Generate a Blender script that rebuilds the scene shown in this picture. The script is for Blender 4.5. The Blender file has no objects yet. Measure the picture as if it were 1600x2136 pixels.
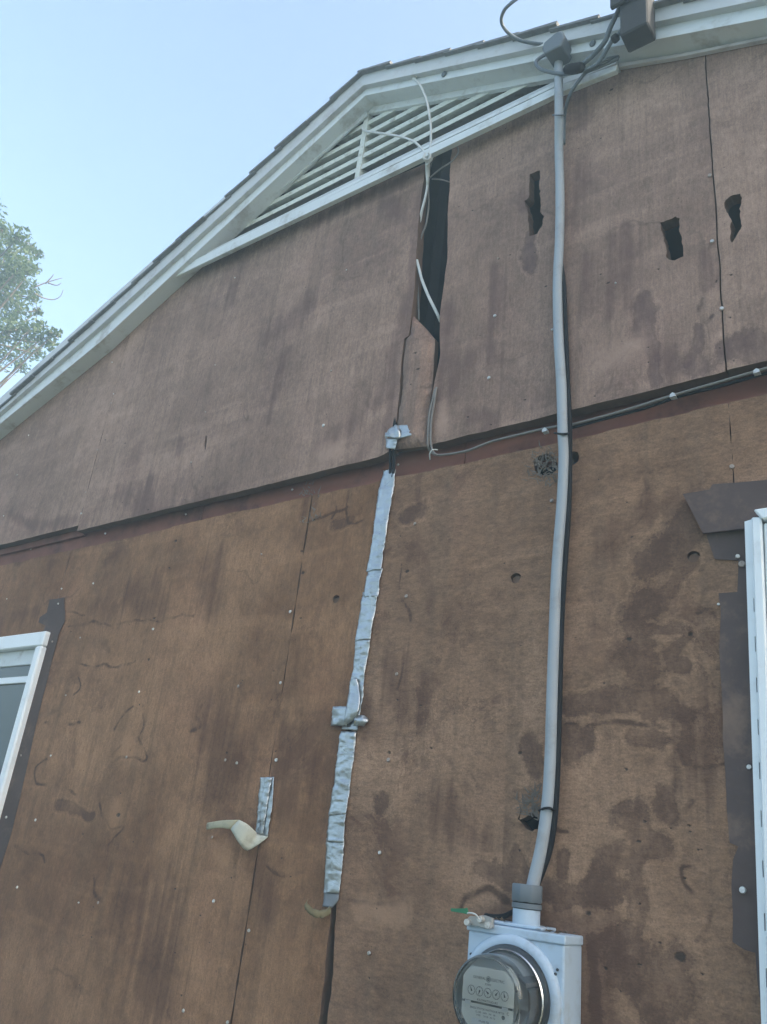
import bpy, bmesh, math, random
import numpy as np
from mathutils import Vector, Matrix, noise
from mathutils.geometry import delaunay_2d_cdt

random.seed(7)
rng = np.random.default_rng(7)
SC = bpy.context.scene
COL = SC.collection

# ------------------------------------------------------------------ camera, sky, sun, exposure
F_PX, YAW, PITCH, ROLL = 1725.08, 0.680407, 0.403777, 0.115445
DIST, EYE = 1.63, 1.60            # metres from the gable wall, metres above the ground
fw = Vector((-math.sin(YAW) * math.cos(PITCH), math.cos(YAW) * math.cos(PITCH), math.sin(PITCH)))
rt0 = fw.cross(Vector((0, 0, 1))).normalized()
up0 = rt0.cross(fw)
RT = rt0 * math.cos(ROLL) + up0 * math.sin(ROLL)
UP = up0 * math.cos(ROLL) - rt0 * math.sin(ROLL)
CAM = Vector((0, -DIST, EYE))

cam_data = bpy.data.cameras.new('camera')
cam = bpy.data.objects.new('camera', cam_data)
COL.objects.link(cam)
cam_data.sensor_fit = 'HORIZONTAL'
cam_data.sensor_width = 36.0
cam_data.lens = F_PX / 1600 * 36.0
cam_data.clip_start = 0.02
cam_data.clip_end = 3000
m3 = Matrix((RT, UP, -fw)).transposed()
cam.matrix_world = Matrix.Translation(CAM) @ m3.to_4x4()
SC.camera = cam

SUN_EL, SUN_AZ = math.radians(26), math.radians(76)    # behind the house, to the right
world = bpy.data.worlds.new('World')
SC.world = world
world.use_nodes = True
wn = world.node_tree
bg = wn.nodes['Background']
sky = wn.nodes.new('ShaderNodeTexSky')
sky.sky_type = 'NISHITA'
sky.sun_disc = False
sky.sun_elevation = SUN_EL
sky.sun_rotation = SUN_AZ
sky.air_density = 1.0
sky.dust_density = 6.0
sky.ozone_density = 0.6
wn.links.new(sky.outputs[0], bg.inputs[0])
bg.inputs[1].default_value = 0.15

sd = bpy.data.lights.new('sun', 'SUN')
sd.energy = 2.0
sd.angle = math.radians(0.5)
sd.color = (1.0, 0.93, 0.82)
sun = bpy.data.objects.new('sun', sd)
COL.objects.link(sun)
sdir = Vector((math.sin(SUN_AZ) * math.cos(SUN_EL), math.cos(SUN_AZ) * math.cos(SUN_EL), math.sin(SUN_EL)))
sun.rotation_euler = sdir.to_track_quat('Z', 'Y').to_euler()

SC.view_settings.view_transform = 'Standard'
SC.view_settings.look = 'None'
SC.view_settings.exposure = 1.95
SC.view_settings.gamma = 1.0
SC.view_settings.use_curve_mapping = False

# ------------------------------------------------------------------ helpers
def at(px, py, off=0.0):
    """point of the real wall (offset metres proud of it) that was measured at px,py in the photograph"""
    v = RT * (px - 800) + UP * (1068 - py) + fw * F_PX
    return CAM + v * ((DIST - off) / v.y)

def zc(ox, oy, s):
    return lambda x, y: (ox + x / s, oy + y / s)

Z3 = zc(780, 250, 2.849)
Z3b = zc(1200, 300, 3.56)
Z7 = zc(1200, 950, 3.8825)
Z2b = zc(1300, 1400, 2.903)
Z1b = zc(1050, 1500, 3.36)
Z6 = zc(0, 1200, 3.0525)
Z6b = zc(0, 900, 3.2)
Z8 = zc(380, 1400, 2.902)
Z4b = zc(650, 850, 4.571)
Z5 = zc(920, 1800, 4.0)
Z2 = zc(350, 100, 2.6667)
Z1 = zc(900, 0, 2.286)
Z7b = zc(1130, 0, 5.333)

def proj_px(P):
    d = P - np.array(CAM)
    z = d @ np.array(fw)
    z = np.where(z > 0.05, z, 0.05)
    return 800 + F_PX * (d @ np.array(RT)) / z, 1068 - F_PX * (d @ np.array(UP)) / z

def link(name, me, mat=None, parent=None):
    o = bpy.data.objects.new(name, me)
    COL.objects.link(o)
    if mat is not None and me is not None and not me.materials:
        me.materials.append(mat)
    if parent is not None:
        o.parent = parent
    return o

def tag(o, label=None, cat=None, group=None, kind=None):
    if label: o['label'] = label
    if cat: o['category'] = cat
    if group: o['group'] = group
    if kind: o['kind'] = kind
    return o

def empty(name, label=None, cat=None, group=None):
    o = bpy.data.objects.new(name, None)
    COL.objects.link(o)
    o.empty_display_size = 0.05
    return tag(o, label, cat, group)

def bm_obj(name, bm, mat, parent=None, smooth=False):
    bmesh.ops.recalc_face_normals(bm, faces=bm.faces)
    me = bpy.data.meshes.new(name)
    bm.to_mesh(me)
    bm.free()
    if smooth:
        me.polygons.foreach_set('use_smooth', [True] * len(me.polygons))
    return link(name, me, mat, parent)

def hexa(bm, front, back):
    """solid from two matching loops of points"""
    n = len(front)
    a = [bm.verts.new(p) for p in front]
    b = [bm.verts.new(p) for p in back]
    bm.faces.new(a)
    bm.faces.new(b[::-1])
    for i in range(n):
        j = (i + 1) % n
        bm.faces.new((a[j], a[i], b[i], b[j]))

def box(bm, x0, x1, y0, y1, z0, z1):
    hexa(bm, [Vector(p) for p in ((x0, y0, z0), (x1, y0, z0), (x1, y0, z1), (x0, y0, z1))],
         [Vector(p) for p in ((x0, y1, z0), (x1, y1, z0), (x1, y1, z1), (x0, y1, z1))])

def bevel(bm, w, seg=2):
    bmesh.ops.bevel(bm, geom=list(bm.edges), offset=w, segments=seg, affect='EDGES', profile=0.5)

def slab_px(name, pts, off_f, off_b, mat, parent=None, bev=0.0):
    """solid board whose front outline was measured in the photo; straight back into the wall"""
    bm = bmesh.new()
    fr = [at(x, y, off_f) for x, y in pts]
    hexa(bm, fr, [Vector((p.x, -off_b, p.z)) for p in fr])
    if bev: bevel(bm, bev, 1)
    return bm_obj(name, bm, mat, parent)

def smooth_path(pts, n=6):
    P = [Vector(p) for p in pts]
    P = [P[0] * 2 - P[1]] + P + [P[-1] * 2 - P[-2]]
    out = []
    for i in range(1, len(P) - 2):
        a, b, c, d = P[i - 1], P[i], P[i + 1], P[i + 2]
        for k in range(n):
            t = k / n
            out.append(0.5 * (2 * b + (c - a) * t + (2 * a - 5 * b + 4 * c - d) * t * t + (3 * b - a - 3 * c + d) * t ** 3))
    out.append(P[-2])
    return out

def tube_bm(bm, pts, r, seg=8, flat=1.0):
    """tube along points; flat<1 squashes it towards the wall (y)"""
    rings = []
    n = len(pts)
    rr = r if hasattr(r, '__len__') else [r] * n
    prev = None
    for i, p in enumerate(pts):
        t = (pts[min(i + 1, n - 1)] - pts[max(i - 1, 0)]).normalized()
        ref = prev if prev is not None else (Vector((0, 1, 0)) if abs(t.y) < 0.9 else Vector((1, 0, 0)))
        b = (ref - t * ref.dot(t)).normalized()
        prev = b
        a = t.cross(b)
        rings.append([bm.verts.new(p + (a * math.cos(2 * math.pi * k / seg) + b * flat * math.sin(2 * math.pi * k / seg)) * rr[i]) for k in range(seg)])
    for i in range(n - 1):
        for k in range(seg):
            l = (k + 1) % seg
            bm.faces.new((rings[i][k], rings[i][l], rings[i + 1][l], rings[i + 1][k]))
    bm.faces.new(rings[0][::-1])
    bm.faces.new(rings[-1])

def tube(name, pts, r, mat, parent=None, seg=8, n=6, flat=1.0):
    bm = bmesh.new()
    sp = smooth_path(pts, n) if n > 1 else [Vector(p) for p in pts]
    if hasattr(r, '__len__'):
        r = np.interp(np.linspace(0, 1, len(sp)), np.linspace(0, 1, len(r)), r)
    tube_bm(bm, sp, r, seg, flat)
    return bm_obj(name, bm, mat, parent, True)

def lathe_y(name, prof, cx, cz, mat, parent, seg=48, smooth=True):
    """surface of revolution about the axis that leaves the wall; prof = (radius, off)"""
    bm = bmesh.new()
    rings = []
    for r, off in prof:
        if r < 1e-6:
            rings.append([bm.verts.new((cx, -off, cz))])
        else:
            rings.append([bm.verts.new((cx + r * math.cos(2 * math.pi * k / seg), -off, cz + r * math.sin(2 * math.pi * k / seg))) for k in range(seg)])
    for a, b in zip(rings, rings[1:]):
        for k in range(seg):
            l = (k + 1) % seg
            if len(a) == 1 and len(b) == 1: continue
            if len(a) == 1: bm.faces.new((a[0], b[k], b[l]))
            elif len(b) == 1: bm.faces.new((a[k], a[l], b[0]))
            else: bm.faces.new((a[k], a[l], b[l], b[k]))
    o = bm_obj(name, bm, mat, parent, smooth)
    if smooth:
        try: o.data.set_sharp_from_angle(angle=math.radians(40))
        except Exception: pass
    return o

# ------------------------------------------------------------------ materials
class NT:
    def __init__(s, name):
        s.mat = bpy.data.materials.new(name)
        s.mat.use_nodes = True
        s.t = s.mat.node_tree
        s.b = s.t.nodes['Principled BSDF']
        s.co = s.t.nodes.new('ShaderNodeTexCoord').outputs['Object']
    def n(s, typ, ins=None, **kw):
        nd = s.t.nodes.new(typ)
        for k, v in kw.items(): setattr(nd, k, v)
        for k, v in (ins or {}).items(): s.set(nd.inputs[k], v)
        return nd
    def set(s, sock, v):
        if isinstance(v, bpy.types.NodeSocket): s.t.links.new(v, sock)
        elif isinstance(v, (tuple, list)) and sock.type == 'RGBA' and len(v) == 3: sock.default_value = (*v, 1)
        else: sock.default_value = v
    def math(s, op, a, b=0.0, clamp=False):
        nd = s.n('ShaderNodeMath', operation=op, use_clamp=clamp)
        s.set(nd.inputs[0], a); s.set(nd.inputs[1], b)
        return nd.outputs[0]
    def map(s, sc=(1, 1, 1), loc=(0, 0, 0), rot=(0, 0, 0)):
        return s.n('ShaderNodeMapping', {'Vector': s.co, 'Scale': sc, 'Location': loc, 'Rotation': rot}).outputs[0]
    def noise(s, scale, vec=None, detail=4, rough=0.6, dist=0.0):
        return s.n('ShaderNodeTexNoise', {'Vector': vec or s.co, 'Scale': scale, 'Detail': detail, 'Roughness': rough, 'Distortion': dist}).outputs['Fac']
    def smooth(s, v, a, b, lo=0.0, hi=1.0):
        nd = s.n('ShaderNodeMapRange', {0: v, 1: a, 2: b, 3: lo, 4: hi}, interpolation_type='SMOOTHSTEP')
        return nd.outputs[0]
    def mix(s, f, a, b, mode='MIX'):
        nd = s.n('ShaderNodeMix', data_type='RGBA', blend_type=mode, clamp_factor=True)
        s.set(nd.inputs[0], f); s.set(nd.inputs[6], a); s.set(nd.inputs[7], b)
        return nd.outputs[2]
    def attr(s, name):
        return s.n('ShaderNodeAttribute', attribute_name=name).outputs['Fac']
    def bump(s, h, strength=0.3, dist=0.002, normal=None):
        ins = {'Height': h, 'Strength': strength, 'Distance': dist}
        if normal: ins['Normal'] = normal
        return s.n('ShaderNodeBump', ins).outputs[0]
    def out(s, **kw):
        names = dict(color='Base Color', rough='Roughness', metal='Metallic', normal='Normal', spec='Specular IOR Level', trans='Transmission Weight', ior='IOR', alpha='Alpha', coat='Coat Weight')
        for k, v in kw.items(): s.set(s.b.inputs[names[k]], v)
        return s.mat

def simple(name, col, rough=0.6, metal=0.0, var=0.12, scale=12.0, bump=0.1, dirt=None, dscale=7.0, damt=0.5, spec=0.4):
    m = NT(name)
    f = m.noise(scale, detail=5)
    c = m.mix(f, tuple(x * (1 - var) for x in col), tuple(min(1, x * (1 + var)) for x in col))
    if dirt:
        d = m.smooth(m.noise(dscale, detail=7, rough=0.7), 0.5, 0.72, 0, damt)
        c = m.mix(d, c, dirt)
    nb = m.bump(m.noise(scale * 9, detail=3), bump, 0.001)
    return m.out(color=c, rough=rough, metal=metal, normal=nb, spec=spec)

def sheathing(name, ca, cb, wet, grain, seed, fuzz=0.5, horiz=False, mott=.34):
    m = NT(name)
    L = (seed * 3.1, 0, seed * 1.7)
    big = m.noise(1.3, m.map((1, 1, 1), L), 5, 0.62, 0.4)
    mid = m.noise(7, m.map((1, 1, 0.8), L), 6, 0.68)
    gsc = (28, 14, 90) if horiz else (150, 14, 7)
    g1 = m.noise(1.0, m.map(gsc, L), 4, 0.7)
    gs2 = (110, 14, 260) if horiz else (420, 14, 30)
    g2 = m.noise(1.0, m.map(gs2, L), 3, 0.7)
    fine = m.noise(260, None, 3, 0.8)
    c = m.mix(m.smooth(big, 0.32, 0.68), ca, cb)
    c = m.mix(m.smooth(mid, 0.35, 0.75, 0, 0.5), c, tuple(x * 0.66 for x in cb))
    pinkish = m.smooth(m.noise(2.3, m.map((1, 1, .6), (7 + seed, 0, 3)), 4), 0.5, 0.75, 0, 0.3)
    c = m.mix(pinkish, c, (ca[0] * 0.98, ca[1] * 0.83, ca[2] * 0.9))
    # soft dark runs of water, downwards
    runs = m.noise(1.0, m.map((9, 3, 0.9), L), 5, 0.6, 0.2)
    c = m.mix(m.smooth(runs, 0.50, 0.72, 0, 0.62), c, tuple(x * 0.52 for x in ca))
    runs2 = m.noise(1.0, m.map((26, 3, 1.0), (5 + seed, 0, 2)), 5, 0.6, 0.3)
    c = m.mix(m.smooth(runs2, 0.52, 0.66, 0, 0.5), c, tuple(x * 0.5 for x in ca))
    band = m.noise(1.0, m.map((1.1, 1, 11), (2, 0, seed)), 4, 0.6, 0.4)
    c = m.mix(m.smooth(band, 0.5, 0.72, 0, 0.42), c, tuple(x * 0.6 for x in ca))
    c = m.mix(m.smooth(band, 0.48, 0.3, 0, 0.3), c, tuple(min(1, x * 1.12) for x in ca))
    # grain
    blot = m.math('SUBTRACT', m.noise(30, m.map((1, 1, .75), L), 8, 0.72), 0.5)
    blot2 = m.math('SUBTRACT', m.noise(95, m.map((.5, 1, 1.3) if horiz else (1.3, 1, .6), L), 6, 0.75), 0.5)
    gg = m.math('ADD', m.math('MULTIPLY', m.math('SUBTRACT', g1, 0.5), grain), m.math('ADD', m.math('MULTIPLY', m.math('SUBTRACT', g2, 0.5), grain * 0.8), m.math('MULTIPLY', m.math('SUBTRACT', fine, 0.5), fuzz)))
    gg = m.math('ADD', gg, m.math('ADD', m.math('MULTIPLY', blot, 0.8), m.math('MULTIPLY', blot2, 1.05)))
    gv = m.math('ADD', gg, 1.0)
    c = m.mix(1.0, c, m.n('ShaderNodeCombineColor', {0: gv, 1: gv, 2: gv}).outputs[0], 'MULTIPLY')
    # dark fibres
    vs = m.smooth(m.noise(1.0, m.map((60, 14, 190) if horiz else (230, 14, 22), (3 + seed, 0, 1)), 2), 0.66, 0.78, 0, 0.45)
    c = m.mix(vs, c, tuple(x * 0.45 for x in ca))
    # tide lines of dried water
    tn = m.noise(1.7, m.map((1, 1, 1.15), (seed * 5.3 + 2, 0, 9)), 5, 0.55, 0.5)
    tide = m.math('SUBTRACT', 1.0, m.smooth(m.math('ABSOLUTE', m.math('SUBTRACT', tn, 0.56)), 0.0, 0.012))
    tide = m.math('MULTIPLY', tide, m.smooth(m.noise(4, m.map((1, 1, 1), (4, 0, seed))), 0.45, 0.62, 0, 0.3))
    c = m.mix(tide, c, tuple(x * 0.4 for x in wet))
    # mapped stains, plus shadow painted beside the meter box: dark wet patches with a crisper, darker rim
    wob = m.math('ADD', m.math('MULTIPLY', m.math('SUBTRACT', m.noise(17, detail=10, rough=0.8), 0.5), 1.75), m.math('MULTIPLY', m.math('SUBTRACT', m.noise(70, detail=6, rough=.7), 0.5), 0.5))
    st = m.math('ADD', m.attr('stain_shade'), wob)
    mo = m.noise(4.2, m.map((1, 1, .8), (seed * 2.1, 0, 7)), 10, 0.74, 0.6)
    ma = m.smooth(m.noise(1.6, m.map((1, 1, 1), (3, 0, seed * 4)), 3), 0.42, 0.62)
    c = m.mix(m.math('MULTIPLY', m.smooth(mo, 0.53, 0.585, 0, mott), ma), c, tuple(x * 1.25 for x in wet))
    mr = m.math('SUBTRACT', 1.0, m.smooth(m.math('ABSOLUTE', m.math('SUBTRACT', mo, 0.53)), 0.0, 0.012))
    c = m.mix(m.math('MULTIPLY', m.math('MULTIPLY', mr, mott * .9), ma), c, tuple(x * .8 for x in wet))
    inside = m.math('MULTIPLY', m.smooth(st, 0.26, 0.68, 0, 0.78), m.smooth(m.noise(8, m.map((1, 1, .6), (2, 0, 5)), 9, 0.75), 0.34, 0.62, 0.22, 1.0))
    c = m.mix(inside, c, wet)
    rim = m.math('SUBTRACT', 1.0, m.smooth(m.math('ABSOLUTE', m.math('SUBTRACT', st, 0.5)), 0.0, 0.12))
    c = m.mix(m.math('MULTIPLY', m.math('MULTIPLY', rim, 0.28), m.smooth(m.attr('stain_shade'), 0.05, 0.25)), c, tuple(x * 0.6 for x in wet))
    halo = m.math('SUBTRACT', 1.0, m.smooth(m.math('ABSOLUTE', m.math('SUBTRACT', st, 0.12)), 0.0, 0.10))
    c = m.mix(m.math('MULTIPLY', m.math('MULTIPLY', halo, 0.3), m.smooth(m.attr('stain_shade'), 0.02, 0.15)), c, tuple(min(1, x * 1.25) for x in ca))
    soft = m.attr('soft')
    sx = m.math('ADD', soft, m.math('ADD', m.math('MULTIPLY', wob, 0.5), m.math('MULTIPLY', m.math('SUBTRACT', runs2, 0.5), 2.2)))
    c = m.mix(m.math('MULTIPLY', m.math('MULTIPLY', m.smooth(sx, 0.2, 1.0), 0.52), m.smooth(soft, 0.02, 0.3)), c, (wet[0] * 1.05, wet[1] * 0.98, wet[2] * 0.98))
    tl = m.math('MULTIPLY', m.smooth(m.math('ADD', m.attr('tide'), m.math('MULTIPLY', wob, 0.5)), 0.38, 0.9, 0, 0.75), m.smooth(m.noise(13, m.map((1, 1, 1), (6, 0, 1)), 4), 0.36, 0.6, 0.12, 1.0))
    c = m.mix(tl, c, tuple(x * 0.6 for x in wet))
    pale = m.smooth(m.math('ADD', m.attr('pale'), wob), 0.2, 1.0, 0, 0.42)
    c = m.mix(pale, c, tuple(min(1, x * 1.28) for x in ca))
    pit = m.smooth(m.math('ADD', m.attr('pit'), m.math('MULTIPLY', wob, 0.55)), 0.46, 0.74, 0, 0.85)
    c = m.mix(pit, c, (0.03, 0.02, 0.016))
    # tiny dark specks (old staple and nail holes)
    v = m.n('ShaderNodeTexVoronoi', {'Vector': m.map((1, 1, 1), (seed, 0, 0)), 'Scale': 14.0, 'Randomness': 1.0}).outputs['Distance']
    spk = m.math('SUBTRACT', 1.0, m.smooth(m.math('ADD', v, m.math('MULTIPLY', wob, 0.05)), 0.02, 0.05))
    spk = m.math('MULTIPLY', spk, m.smooth(m.noise(5, m.map((1, 1, 1), (1, 0, seed))), 0.5, 0.58, 0, 0.8))
    c = m.mix(spk, c, (0.05, 0.032, 0.026))
    fl = m.smooth(m.noise(1.0, m.map((55, 14, 130), (seed, 0, 2)), 3, .6), 0.70, 0.78, 0, 0.6)
    c = m.mix(m.math('MULTIPLY', fl, m.smooth(m.noise(3, m.map((1, 1, 1), (9, 0, seed))), 0.45, 0.6)), c, tuple(x * 0.35 for x in ca))
    h = m.math('ADD', m.math('MULTIPLY', gg, 0.6), m.math('ADD', m.math('MULTIPLY', mid, 1.2), m.math('MULTIPLY', pit, -2.5)))
    nb = m.bump(h, 0.45, 0.0025)
    return m.out(color=c, rough=m.smooth(inside, 0, 1, 0.85, 0.7), normal=nb, spec=0.2)

M = {}
M['up'] = [sheathing('gable_sheathing_%d' % i, (0.375, 0.246, 0.186), (0.215, 0.136, 0.104), (0.105, 0.062, 0.056), 0.5, i + 1, 0.8) for i in range(2)]
M['lowv'] = sheathing('wall_sheathing_streaked', (0.335, 0.183, 0.098), (0.175, 0.084, 0.041), (0.070, 0.031, 0.019), 0.35, 4, 1.1, False, .5)
M['lowh'] = sheathing('wall_sheathing_fibrous', (0.360, 0.215, 0.134), (0.200, 0.110, 0.064), (0.072, 0.034, 0.022), 0.7, 6, 1.2, True, .7)
M['raw'] = simple('torn_board_core', (0.12, 0.07, 0.045), 0.9, var=0.3, scale=60, bump=0.5)
M['dark'] = simple('dark_cavity', (0.012, 0.012, 0.014), 0.95, var=0.2, bump=0.0)  # near-black colour holds the darkness inside the holes and gaps
M['red'] = simple('red_brown_board', (0.20, 0.078, 0.052), 0.85, var=0.35, scale=9, bump=0.3, dirt=(0.06, 0.03, 0.025), dscale=5, damt=0.75)
M['felt'] = simple('tar_paper', (0.092, 0.062, 0.055), 0.8, var=0.55, scale=5, bump=0.8, dirt=(0.22, 0.14, 0.10), dscale=5, damt=0.85)
M['trim'] = simple('weathered_white_trim', (0.62, 0.66, 0.67), 0.6, var=0.08, scale=8, bump=0.12, dirt=(0.28, 0.25, 0.21), dscale=9, damt=0.6)
M['trim2'] = simple('drip_board', (0.52, 0.54, 0.55), 0.65, var=0.1, scale=7, bump=0.12, dirt=(0.26, 0.22, 0.20), dscale=6, damt=0.6)
M['slat'] = simple('dusty_slat_paint', (0.62, 0.64, 0.58), 0.65, var=0.12, scale=10, bump=0.15, dirt=(0.22, 0.20, 0.15), dscale=22, damt=0.75)
M['vinyl'] = simple('white_vinyl', (0.78, 0.82, 0.84), 0.4, var=0.04, scale=5, bump=0.03, dirt=(0.55, 0.54, 0.52), dscale=12, damt=0.35)
M['vinylj'] = simple('faded_vinyl_channel', (0.52, 0.49, 0.49), 0.5, var=0.1, scale=6, bump=0.05, dirt=(0.24, 0.19, 0.18), dscale=10, damt=0.6)
M['shingle'] = simple('asphalt_shingle', (0.17, 0.18, 0.19), 0.95, var=0.4, scale=60, bump=0.6)
M['nail'] = simple('galvanised_nail', (0.55, 0.54, 0.51), 0.35, 0.55, var=0.15, scale=200, bump=0.05, dirt=(0.25, 0.17, 0.12), dscale=90, damt=0.6)
M['conduit'] = simple('grey_conduit', (0.31, 0.345, 0.375), 0.5, var=0.08, scale=8, bump=0.05, dirt=(0.22, 0.22, 0.21), dscale=14, damt=0.5)
M['hub'] = simple('dark_grey_plastic', (0.12, 0.145, 0.165), 0.55, var=0.1, scale=20, bump=0.05)
M['black'] = simple('black_rubber', (0.007, 0.0075, 0.009), 0.7, var=0.25, scale=20, bump=0.05, spec=0.2)
M['gcable'] = simple('grey_cable_sheath', (0.18, 0.165, 0.15), 0.6, var=0.2, scale=15, bump=0.05, dirt=(0.1, 0.09, 0.08), dscale=20)
M['wcable'] = simple('white_cable_sheath', (0.55, 0.56, 0.54), 0.5, var=0.12, scale=15, bump=0.05, dirt=(0.3, 0.3, 0.27), dscale=20)
M['enclosure'] = simple('grey_white_enclosure_paint', (0.40, 0.50, 0.60), 0.42, var=0.05, scale=6, bump=0.04, dirt=(0.27, 0.27, 0.26), dscale=11, damt=0.55)
M['steel'] = simple('dull_zinc', (0.36, 0.35, 0.33), 0.45, 0.6, var=0.25, scale=60, bump=0.2, dirt=(0.16, 0.11, 0.08), dscale=30)
M['chrome'] = simple('bright_ring', (0.55, 0.56, 0.57), 0.22, 0.9, var=0.05, scale=20, bump=0.02)
M['ringdark'] = simple('dark_ring', (0.045, 0.05, 0.055), 0.35, 0.4, var=0.2, scale=20, bump=0.05)
M['dial'] = simple('dial_plate', (0.82, 0.84, 0.80), 0.6, var=0.03, scale=20, bump=0.0)
M['ink'] = simple('dial_ink', (0.03, 0.03, 0.035), 0.7, var=0.1, bump=0.0)
M['green'] = simple('green_plastic', (0.02, 0.16, 0.07), 0.45, var=0.15, scale=40, bump=0.02)
M['khaki'] = simple('tape_adhesive_side', (0.40, 0.36, 0.24), 0.7, var=0.25, scale=30, bump=0.2, dirt=(0.16, 0.12, 0.07), dscale=25, damt=0.8)
M['foam'] = simple('foam_sealant', (0.16, 0.13, 0.065), 0.9, var=0.35, scale=40, bump=0.6)
M['block'] = simple('weathered_dark_timber', (0.035, 0.037, 0.040), 0.85, var=0.3, scale=14, bump=0.3)
M['splinter'] = simple('grey_splinters', (0.17, 0.14, 0.115), 0.9, var=0.5, scale=40, bump=0.4)
M['litter'] = simple('dry_leaf_litter', (0.14, 0.09, 0.05), 0.9, var=0.4, scale=60, bump=0.3)
M['bark'] = simple('grey_bark', (0.12, 0.10, 0.085), 0.9, var=0.3, scale=12, bump=0.5)
M['unlit_room'] = simple('room_dark', (0.03, 0.035, 0.038), 0.9, var=0.2, bump=0.0)  # darkness of the unlit room behind the panes, put into the colour

def tape_mat():
    m = NT('silver_duct_tape')
    cr = m.noise(1.0, m.map((26, 26, 60)), 3, 0.5, 0.8)
    c = m.mix(m.noise(14, detail=4), (0.25, 0.275, 0.29), (0.46, 0.49, 0.51))
    c = m.mix(m.smooth(m.noise(30, detail=6, rough=0.7), 0.56, 0.75, 0, 0.5), c, (0.22, 0.215, 0.205))
    crease = m.math('SUBTRACT', 1.0, m.smooth(m.math('ABSOLUTE', m.math('SUBTRACT', cr, 0.5)), 0.0, 0.02))
    crease = m.math('MULTIPLY', crease, m.smooth(m.noise(25, detail=2), 0.5, 0.6, 0, 0.5))
    c = m.mix(crease, c, (0.16, 0.165, 0.17))
    h = m.math('ADD', cr, m.math('MULTIPLY', m.noise(60, detail=3), 0.4))
    return m.out(color=c, rough=0.29, metal=0.7, normal=m.bump(h, 0.5, 0.004), spec=0.5)
M['tape'] = tape_mat()

def glass_mat():
    m = NT('meter_glass')
    m.out(color=(0.97, 0.98, 0.97), rough=0.02, trans=1.0, ior=1.45, spec=0.5)
    return m.mat
M['glass'] = glass_mat()
def pane_mat():
    m = NT('window_glass')
    return m.out(color=(0.045, 0.06, 0.066), rough=0.06, spec=0.6, normal=m.bump(m.noise(3), 0.03, 0.01))
M['pane'] = pane_mat()
def leaf_mat():
    m = NT('leaf')
    r = m.attr('tone')
    c = m.mix(r, (0.040, 0.072, 0.032), (0.10, 0.145, 0.065))
    t = m.n('ShaderNodeBsdfTranslucent', {'Color': m.mix(0.5, c, (0.12, 0.2, 0.05))})
    mx = m.n('ShaderNodeMixShader', {0: 0.4})
    m.out(color=c, rough=0.55)
    m.t.links.new(m.b.outputs[0], mx.inputs[1])
    m.t.links.new(t.outputs[0], mx.inputs[2])
    m.t.links.new(mx.outputs[0], m.t.nodes['Material Output'].inputs[0])
    return m.mat
M['leaf'] = leaf_mat()
def ground_mat():
    m = NT('lawn')
    c = m.mix(m.noise(0.7, detail=6), (0.06, 0.085, 0.03), (0.13, 0.115, 0.065))
    c = m.mix(m.smooth(m.noise(30, detail=4), 0.4, 0.7, 0, 0.6), c, (0.035, 0.05, 0.018))
    return m.out(color=c, rough=0.95, normal=m.bump(m.noise(60, detail=5), 0.8, 0.03))
M['ground'] = ground_mat()

# ------------------------------------------------------------------ ground
bm = bmesh.new()
bmesh.ops.create_grid(bm, x_segments=8, y_segments=8, size=600)
tag(bm_obj('ground', bm, M['ground']), 'grassy ground around the house', None, None, 'structure')

# ------------------------------------------------------------------ house
house = empty('house', 'stripped gable wall of brown weathered sheathing under white rake boards and a louvred vent', 'house')
house.location = (0, 0, 0)
OFF_LOW = -0.02

# stains, and the meter box's painted shadow, measured on the wall: (points in photo pixels, radius m, channel)
ST = []
def s(ch, r, conv, pts, low=True, k=1.0):
    P = [at(*(conv(x, y) if conv else (x, y)), OFF_LOW if low else 0.0) for x, y in pts]
    rr = r if hasattr(r, '__len__') else [r] * len(P)
    if len(P) > 2:
        P = smooth_path(P, 4)
        rr = list(np.interp(np.linspace(0, 1, len(P)), np.linspace(0, 1, len(rr)), rr))
    ST.append((ch, [(p.x, p.z) for p in P], rr, k, low))
# right of the conduit
s('stain_shade', [.03, .035, .03, .035], Z7, [(920, 520), (850, 640), (750, 730), (620, 840)])
s('stain_shade', [.010, .014, .02, .035, .03, .014, .034, .032, .012, .03], Z7, [(890, 860), (750, 1010), (690, 1090), (590, 1200), (535, 1290), (540, 1420), (510, 1560), (560, 1690), (545, 1830), (580, 1960)])
s('stain_shade', .009, Z7, [(600, 1380), (780, 1390), (930, 1445)])
s('stain_shade', .013, Z7, [(900, 1470), (770, 1570), (800, 1650), (880, 1680)])
s('stain_shade', [.022, .024, .03, .018], Z7, [(-60, 2000), (300, 1990), (600, 1980), (860, 2080)])
s('tide', .006, Z7, [(1050, 1080), (970, 1270), (1050, 1250), (1120, 1310)])
s('stain_shade', [.02, .03, .016], Z2b, [(0, 200), (160, 190), (345, 240)])
s('stain_shade', [.012, .010, .008], Z2b, [(345, 240), (350, 400), (360, 540)])
s('tide', .006, Z2b, [(-60, 322), (60, 335), (230, 340)])
s('stain_shade', .013, Z2b, [(60, 420), (240, 410)])
s('tide', .009, Z2b, [(280, 500), (300, 590), (320, 690)])
s('tide', .006, Z2b, [(360, 570), (440, 585), (560, 578), (740, 560)])
s('stain_shade', [.02, .03, .03, .022], Z2b, [(-20, 850), (90, 890), (160, 985), (260, 1030)])
s('stain_shade', [.024, .012, .01, .02, .018, .02], Z2b, [(220, 1030), (140, 1110), (100, 1200), (105, 1400), (90, 1520), (40, 1620)])
s('stain_shade', [.03, .05, .05, .03], Z2b, [(-30, 1680), (90, 1790), (200, 1860), (300, 1970)])
s('tide', .006, Z2b, [(460, 1160), (370, 1180), (375, 1300), (460, 1400), (520, 1470), (525, 1550), (420, 1650)])
s('tide', .005, Z2b, [(460, 1160), (520, 1230)])
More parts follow.
